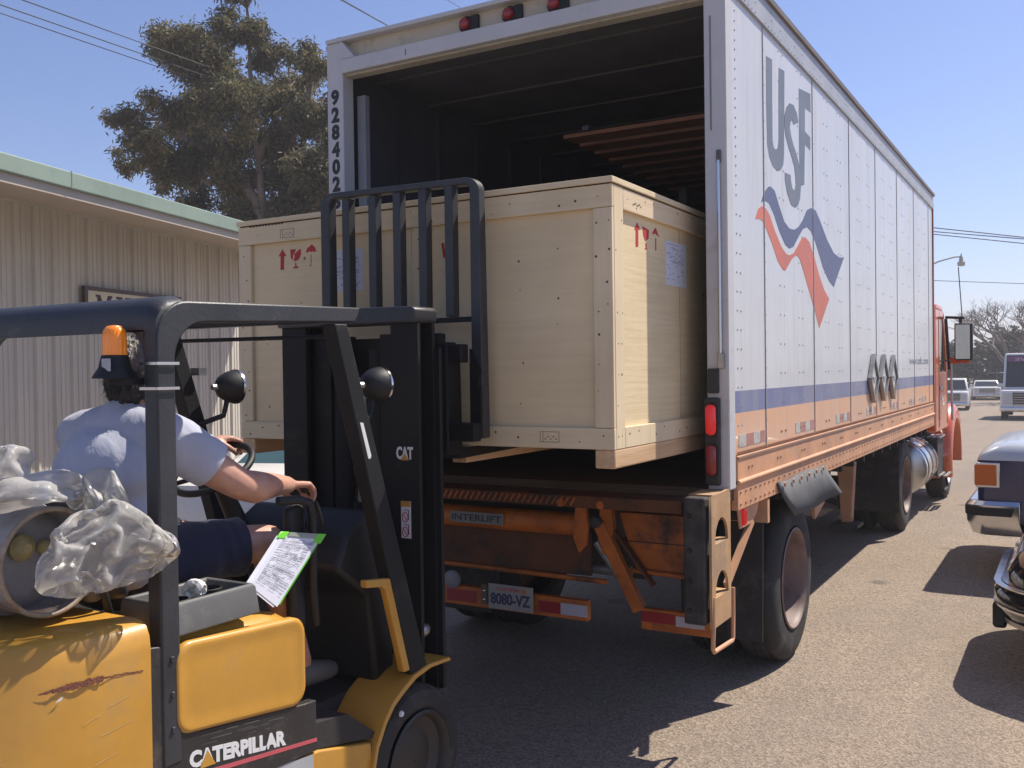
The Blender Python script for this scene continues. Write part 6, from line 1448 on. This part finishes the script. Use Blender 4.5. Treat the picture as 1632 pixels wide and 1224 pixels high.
def vehicle(name, label, cat, loc, rotz, L, W, H, belt, hood, xc, paint, glassm=None, r=.22, clear=.25, wheels=(.30, .16), wb=None, group=None, top_paint=None, roof_inset=.16, trunk=None, grille=True):
    """local axes: x forward, y left, z up; xc = (rear base, front base, rear top, front top) of the cabin"""
    glassm = glassm or tint
    v = thing(name, label, cat, loc, rotz, group, world=False)
    x0, x1, w = -L/2, L/2, W/2
    body = MB(); tz = trunk if trunk else hood
    lv = [(clear, .06, .05), (clear+.08, .01, .0), ((clear+hood)/2, 0, 0), (hood-.10, .02, .015), (hood-.03, .05, .03), (hood, .11, .08)]
    body.loft([rounded(x0+a, x1-a, -w+b_, w-b_, r, z) for z, a, b_ in lv]); body.build('body', paint, v, smooth=40)
    if belt > hood+.01 or True:
        cb_ = MB(); cb_.loft([rounded(xc[0], xc[1], -w+.04, w-.04, .06, hood-.04, 3), rounded(xc[0]+.02, xc[1]-.04, -w+.05, w-.05, .06, belt, 3), rounded(xc[2], xc[3], -w+roof_inset, w-roof_inset, .08, H-.05, 3), rounded(xc[2]+.06, xc[3]-.06, -w+roof_inset+.06, w-roof_inset-.06, .08, H, 3)]); cb_.build('cabin', top_paint or paint, v, smooth=40)
    def pane(nm, P, off, mat=glassm):
        a, b_, c, d = (V3(p) for p in P); nn = (b_-a).cross(d-a).normalized()*off
        m_ = MB(); m_.loft([[tuple(q-nn*.3) for q in (a, b_, c, d)], [tuple(q+nn) for q in (a, b_, c, d)]]); return m_.build(nm, mat, v)
    zb, zt = belt+.02, H-.09
    lr = lambda a, b_, z: a+(b_-a)*(z-belt)/(H-.05-belt)
    wy = lambda z: lr(w-.05, w-roof_inset, z)
    xf = lambda z: lr(xc[1]-.04, xc[3], z); xr = lambda z: lr(xc[0]+.02, xc[2], z)
    pane('windscreen', [(xf(zb), -wy(zb)+.09, zb), (xf(zb), wy(zb)-.09, zb), (xf(zt), wy(zt)-.09, zt), (xf(zt), -wy(zt)+.09, zt)], .008)
    pane('rear_window', [(xr(zb), wy(zb)-.09, zb), (xr(zb), -wy(zb)+.09, zb), (xr(zt), -wy(zt)+.09, zt), (xr(zt), wy(zt)-.09, zt)], .008)
    nw = 2 if xc[1]-xc[0] > 1.6 else 1
    for s in (1, -1):
        for k in range(nw):
            f0, f1 = k/nw, (k+1)/nw
            X = lambda f, z: xr(z)+.09+(xf(z)-xr(z)-.18)*f
            q = [(X(f1-.02, zb), s*wy(zb), zb), (X(f0+.02, zb), s*wy(zb), zb), (X(f0+.02, zt), s*wy(zt), zt), (X(f1-.02, zt), s*wy(zt), zt)]
            pane('side_window', q if s > 0 else q[::-1], .008)
        box('door_seam', (xc[1]-.32, xc[1]-.312, s*w-.002 if s > 0 else -w-.002, s*w+.002 if s > 0 else -w+.002, clear+.1, hood-.12), grillem, v)
        m_ = MB(); m_.box(xf(zb)-.22, xf(zb)-.10, s*(w-.02) if s > 0 else -w-.16, s*(w-.02)+.18 if s > 0 else -w+.02, belt+.02, belt+.17); m_.build('wing_mirror', paint, v, bevel=.03)
        box('door_handle', (xc[1]-1.05, xc[1]-.9, min(s*w, s*(w+.02)), max(s*w, s*(w+.02)), hood-.14, hood-.11), grillem, v)
    R_, tw_ = wheels; wb = wb or L*.6
    for sx in (1, -1):
        for s in (1, -1):
            cx_ = sx*wb/2+.05
            MB().lathe([(-.03, R_+.07), (.006, R_+.07), (.008, R_+.03), (-.03, R_+.02)], (cx_, s*(w-.012), R_), 'y', 32, s).build('wheel_arch', grillem, v, smooth=40)
            wheel(v, s*(w+.004), s, cx_, R_, R=R_, W=tw_+.04, rr=R_*.62, dish=.04, rim_mat=dullmetal, nuts=False, ax='y', hub_mat=dullmetal)
    zg0, zg1 = clear+.22, hood-.10
    if grille:
        g_ = box('grille', (x1-.03, x1+.012, -w*.55, w*.55, zg0+.05, zg1), grillem, v)
        for k in range(5): box('grille_bar', (x1+.012, x1+.02, -w*.54, w*.54, zg0+.07+k*(zg1-zg0-.07)/5, zg0+.085+k*(zg1-zg0-.07)/5), chrome, g_)
        for s in (1, -1):
            h_ = MB().box(x1-.06, x1+.014, min(s*w*.60, s*w*.90), max(s*w*.60, s*w*.90), zg0+.08, zg1).build('headlight', headl, v, bevel=.015)
    m_ = MB(); m_.loft([rounded(x1-.35, x1+.07, -w-.01, w+.01, .14, clear+.02, 4, .02), rounded(x1-.35, x1+.10, -w-.02, w+.02, .16, clear+.10, 4, .02), rounded(x1-.35, x1+.07, -w-.01, w+.01, .14, clear+.19, 4, .02)]); m_.build('front_bumper', chrome, v, smooth=40)
    m_ = MB(); m_.loft([rounded(x0-.07, x0+.35, -w-.01, w+.01, .02, clear+.04, 4, .14), rounded(x0-.07, x0+.35, -w-.01, w+.01, .02, clear+.20, 4, .14)]); m_.build('rear_bumper', chrome, v, smooth=40)
    box('license_plate', (x1+.075, x1+.108, -.15, .15, clear+.03, clear+.17), white_print, v)
    for s in (1, -1): box('tail_light', (x0-.012, x0+.03, min(s*w*.70, s*w*.95), max(s*w*.70, s*w*.95), hood-.35, hood-.12), lred2, v)
    return v
# white saloon beside the building, mostly behind the driver
vehicle('parked_car', 'white car with teal windscreen parked between the metal building and the trailer', 'car', (-6.25, 7.35, 0), math.radians(-72), 4.6, 1.80, 1.42, .95, .98, (-1.75, .85, -1.0, .0), whitep, teal, grille=False)
vehicle('parked_car', 'white sport utility car parked behind the front fender of the orange cab', 'car', (-5.9, 57.6, gz(57.6)), math.radians(-86), 4.5, 1.85, 1.68, 1.05, 1.0, (-2.1, .75, -1.9, .15), whitep)
vehicle('parked_car', 'white old square-nosed car facing the camera in front of the dark trees', 'car', (-5.55, 76.5, gz(76.5)), math.radians(-84), 5.0, 1.80, 1.36, .92, .90, (-.9, .85, -.5, .25), whitep)
vehicle('parked_van', 'pale van behind the white square-nosed car', 'van', (-4.2, 82, gz(82)), math.radians(-60), 4.8, 1.9, 1.9, 1.05, .95, (-2.3, 1.5, -2.2, 1.0), silver)
# white shuttle van with a purple band
sv = vehicle('shuttle_van', 'white shuttle van with purple sign band above its windscreen', 'van', (-1.62, 46.3, gz(44)), math.radians(-90), 6.0, 2.05, 2.72, 1.30, 1.22, (-2.95, 1.9, -2.9, 1.35), whitep, clear=.35, wheels=(.37, .2), roof_inset=.10)
box('sign_band', (1.42, 1.52, -.80, .80, 2.36, 2.58), M('band_purple', (.16, .045, .16), .5), sv)
text('band_lettering', 'WAVE', (1.523, .55, 2.40), 1.1, .13, 'right', M('band_ink', (.45, .38, .46), .5), sv, depth=.002, M=((0,0,1),(-1,0,0),(0,1,0)))
# two-tone blue vehicle, nose towards the trailer
bs = thing('parked_truck', 'two-tone silver and navy blue truck with amber corner lamp and chrome bumper', 'truck', (1.6, 9.88, 0), math.pi, world=False)
bs.location.x += .065
W_ = .975
mb = MB(); mb.loft([rounded(-2.4, 2.36, -W_+.03, W_-.03, .06, .48, 4), rounded(-2.4, 2.38, -W_, W_, .06, .60, 4), rounded(-2.4, 2.385, -W_, W_, .06, 1.0, 4)]); mb.build('lower_body', navy, bs, smooth=40)
mb = MB(); mb.loft([rounded(-2.4, 2.385, -W_, W_, .06, 1.003, 4), rounded(-2.4, 2.37, -W_+.01, W_-.01, .07, 1.05, 4), rounded(-2.38, 2.28, -W_+.05, W_-.05, .10, 1.115, 4), rounded(-2.36, 2.15, -W_+.12, W_-.12, .12, 1.15, 4), rounded(-2.3, 1.6, -W_+.25, W_-.25, .12, 1.185, 4)]); mb.build('hood', silver, bs, smooth=50)
mb = MB(); mb.loft([rounded(-2.3, .75, -W_+.04, W_-.04, .06, 1.10, 3), rounded(-2.2, .3, -W_+.16, W_-.16, .08, 1.72, 3), rounded(-2.1, .2, -W_+.22, W_-.22, .08, 1.76, 3)]); mb.build('cabin', silver, bs, smooth=40)
for s in (1, -1):
    mb = MB(); q = [(.55, s*(W_-.065), 1.2), (-.3, s*(W_-.065), 1.2), (-.3, s*(W_-.145), 1.66), (.25, s*(W_-.145), 1.66)]; mb.loft([q, [(a, b_+s*.012, c) for a, b_, c in q]]); mb.build('side_window', tint, bs)
    bz = MB().box(2.21, 2.39, min(s*(W_-.03), s*(W_+.012)), max(s*(W_-.03), s*(W_+.012)), .775, .985).build('lamp_bezel', chrome, bs, bevel=.006)
    MB().box(2.235, 2.402, min(s*(W_-.05), s*(W_+.019)), max(s*(W_-.05), s*(W_+.019)), .793, .968).build('corner_lamp', amber, bz, bevel=.008)
    box('headlight', (2.36, 2.40, min(s*.55, s*.85), max(s*.55, s*.85), .79, .97), headl, bs)
    wheel(bs, s*(W_-.0), s, 1.42, .38, R=.38, W=.24, rr=.21, dish=.05, rim_mat=chrome, nuts=False, ax='y', hub_mat=chrome); wheel(bs, s*(W_-.0), s, -1.45, .38, R=.38, W=.24, rr=.21, dish=.05, rim_mat=chrome, nuts=False, ax='y', hub_mat=chrome)
    MB().lathe([(-.06, .47), (.006, .47), (.008, .43), (-.06, .42)], (1.42, s*(W_-.01), .42), 'y', 32, s).build('wheel_arch', blackp, bs, smooth=40)
box('grille', (2.36, 2.395, -.54, .54, .76, .98), grillem, bs)
mb = MB(); mb.loft([rounded(2.0, 2.38, -W_+.02, W_-.02, .10, .375, 5, .02), rounded(2.03, 2.43, -W_-.02, W_+.02, .12, .39, 5, .02), rounded(2.06, 2.47, -W_-.05, W_+.05, .14, .49, 5, .02), rounded(2.06, 2.475, -W_-.055, W_+.055, .14, .63, 5, .02), rounded(2.06, 2.44, -W_-.03, W_+.03, .13, .665, 5, .02), rounded(2.1, 2.40, -W_, W_, .1, .67, 5, .02)]); mb.build('front_bumper', chrome, bs, smooth=30)
mb = MB(); mb.loft([rounded(2.12, 2.482, -W_-.062, W_+.062, .145, .545, 5, .02), rounded(2.10, 2.484, -W_-.064, W_+.064, .145, .615, 5, .02)]); mb.build('bumper_strip', blackp, bs, smooth=30)
mb = MB(); mb.bar((2.0, .6, .40), (1.8, .85, .35), .05, .05); mb.build('frame_end', blackp, bs)
box('chassis', (-2.2, 2.1, -.5, .5, .32, .5), under, bs)
# black car, nearest on the right
bc = thing('parked_car', 'glossy black car with curved chrome bumper at the right edge, nearest parked car', 'car', (1.92, 7.68, 0), math.pi, world=False)
bc.location = (1.95, 6.75, 0)
W_ = .90
mb = MB(); mb.loft([rounded(-2.3, 2.22, -W_+.06, W_-.06, .42, .26, 8), rounded(-2.3, 2.28, -W_, W_, .44, .40, 8), rounded(-2.3, 2.30, -W_, W_, .46, .60, 8), rounded(-2.28, 2.24, -W_+.01, W_-.01, .48, .70, 8), rounded(-2.26, 2.10, -W_+.05, W_-.05, .48, .78, 8), rounded(-2.2, 1.85, -W_+.14, W_-.14, .45, .83, 8)]); mb.build('body', blackc, bc, smooth=50)
mb = MB(); mb.loft([rounded(-1.9, .75, -W_+.06, W_-.06, .10, .80, 4), rounded(-1.85, .65, -W_+.08, W_-.08, .10, .92, 4), rounded(-1.2, -.05, -W_+.20, W_-.20, .15, 1.33, 4), rounded(-1.1, -.15, -W_+.28, W_-.28, .15, 1.37, 4)]); mb.build('cabin', tint, bc, smooth=50)
mb = MB(); mb.loft([rounded(1.5, 2.33, -W_-.02, W_+.02, .48, .36, 10, .02), rounded(1.5, 2.37, -W_-.04, W_+.04, .50, .42, 10, .02), rounded(1.5, 2.37, -W_-.04, W_+.04, .50, .50, 10, .02), rounded(1.5, 2.33, -W_-.02, W_+.02, .48, .55, 10, .02)]); mb.build('front_bumper', blackc, bc, smooth=40)
for z0, z1, o_ in ((.415, .430, .010), (.535, .545, .006), (.315, .345, -.03)):
    mb = MB(); mb.loft([rounded(1.55, 2.36+o_, -W_-.035-o_, W_+.035+o_, .50, z0, 10, .02), rounded(1.55, 2.365+o_, -W_-.04-o_, W_+.04+o_, .50, z1, 10, .02)]); mb.build('chrome_strip', chrome if z0 > .32 else dullmetal, bc, smooth=40)
for s in (1, -1):
    mb = MB(); mb.ell((2.24, s*.36, .60), (.06, .12, .06), 16, 10); mb.build('headlight', headl, bc, smooth=60)
    box('bumper_guard', (2.30, 2.375, s*.50-.05, s*.50+.05, .27, .42), blackp, bc, bevel=.02)
    wheel(bc, s*(W_-.01), s, 1.35, .31, R=.31, W=.2, rr=.2, dish=.03, rim_mat=chrome, nuts=False, ax='y', hub_mat=chrome); wheel(bc, s*(W_-.01), s, -1.4, .31, R=.31, W=.2, rr=.2, dish=.03, rim_mat=chrome, nuts=False, ax='y', hub_mat=chrome)
box('license_plate', (2.36, 2.375, -.15, .15, .40, .52), white_print, bc)
# ---------------------------------------------------------------- thin haze added over the yard to lift the blacks like lens veil
hz = MB().box(-410, 410, -260, 610, -1.7, 21.5)
hm_ = bpy.data.materials.new('haze'); hm_.use_nodes = True; N = hm_.node_tree.nodes; L = hm_.node_tree.links
N.remove(N['Principled BSDF']); pv = N.new('ShaderNodeVolumePrincipled')
pv.inputs['Color'].default_value = (.93, .92, .95, 1); pv.inputs['Density'].default_value = .0017; pv.inputs['Anisotropy'].default_value = .15
L.new(pv.outputs[0], N['Material Output'].inputs['Volume'])
hb = hz.build('haze', hm_); tag(hb, 'thin pale haze added over the yard to lift its dark tones', kind='stuff')
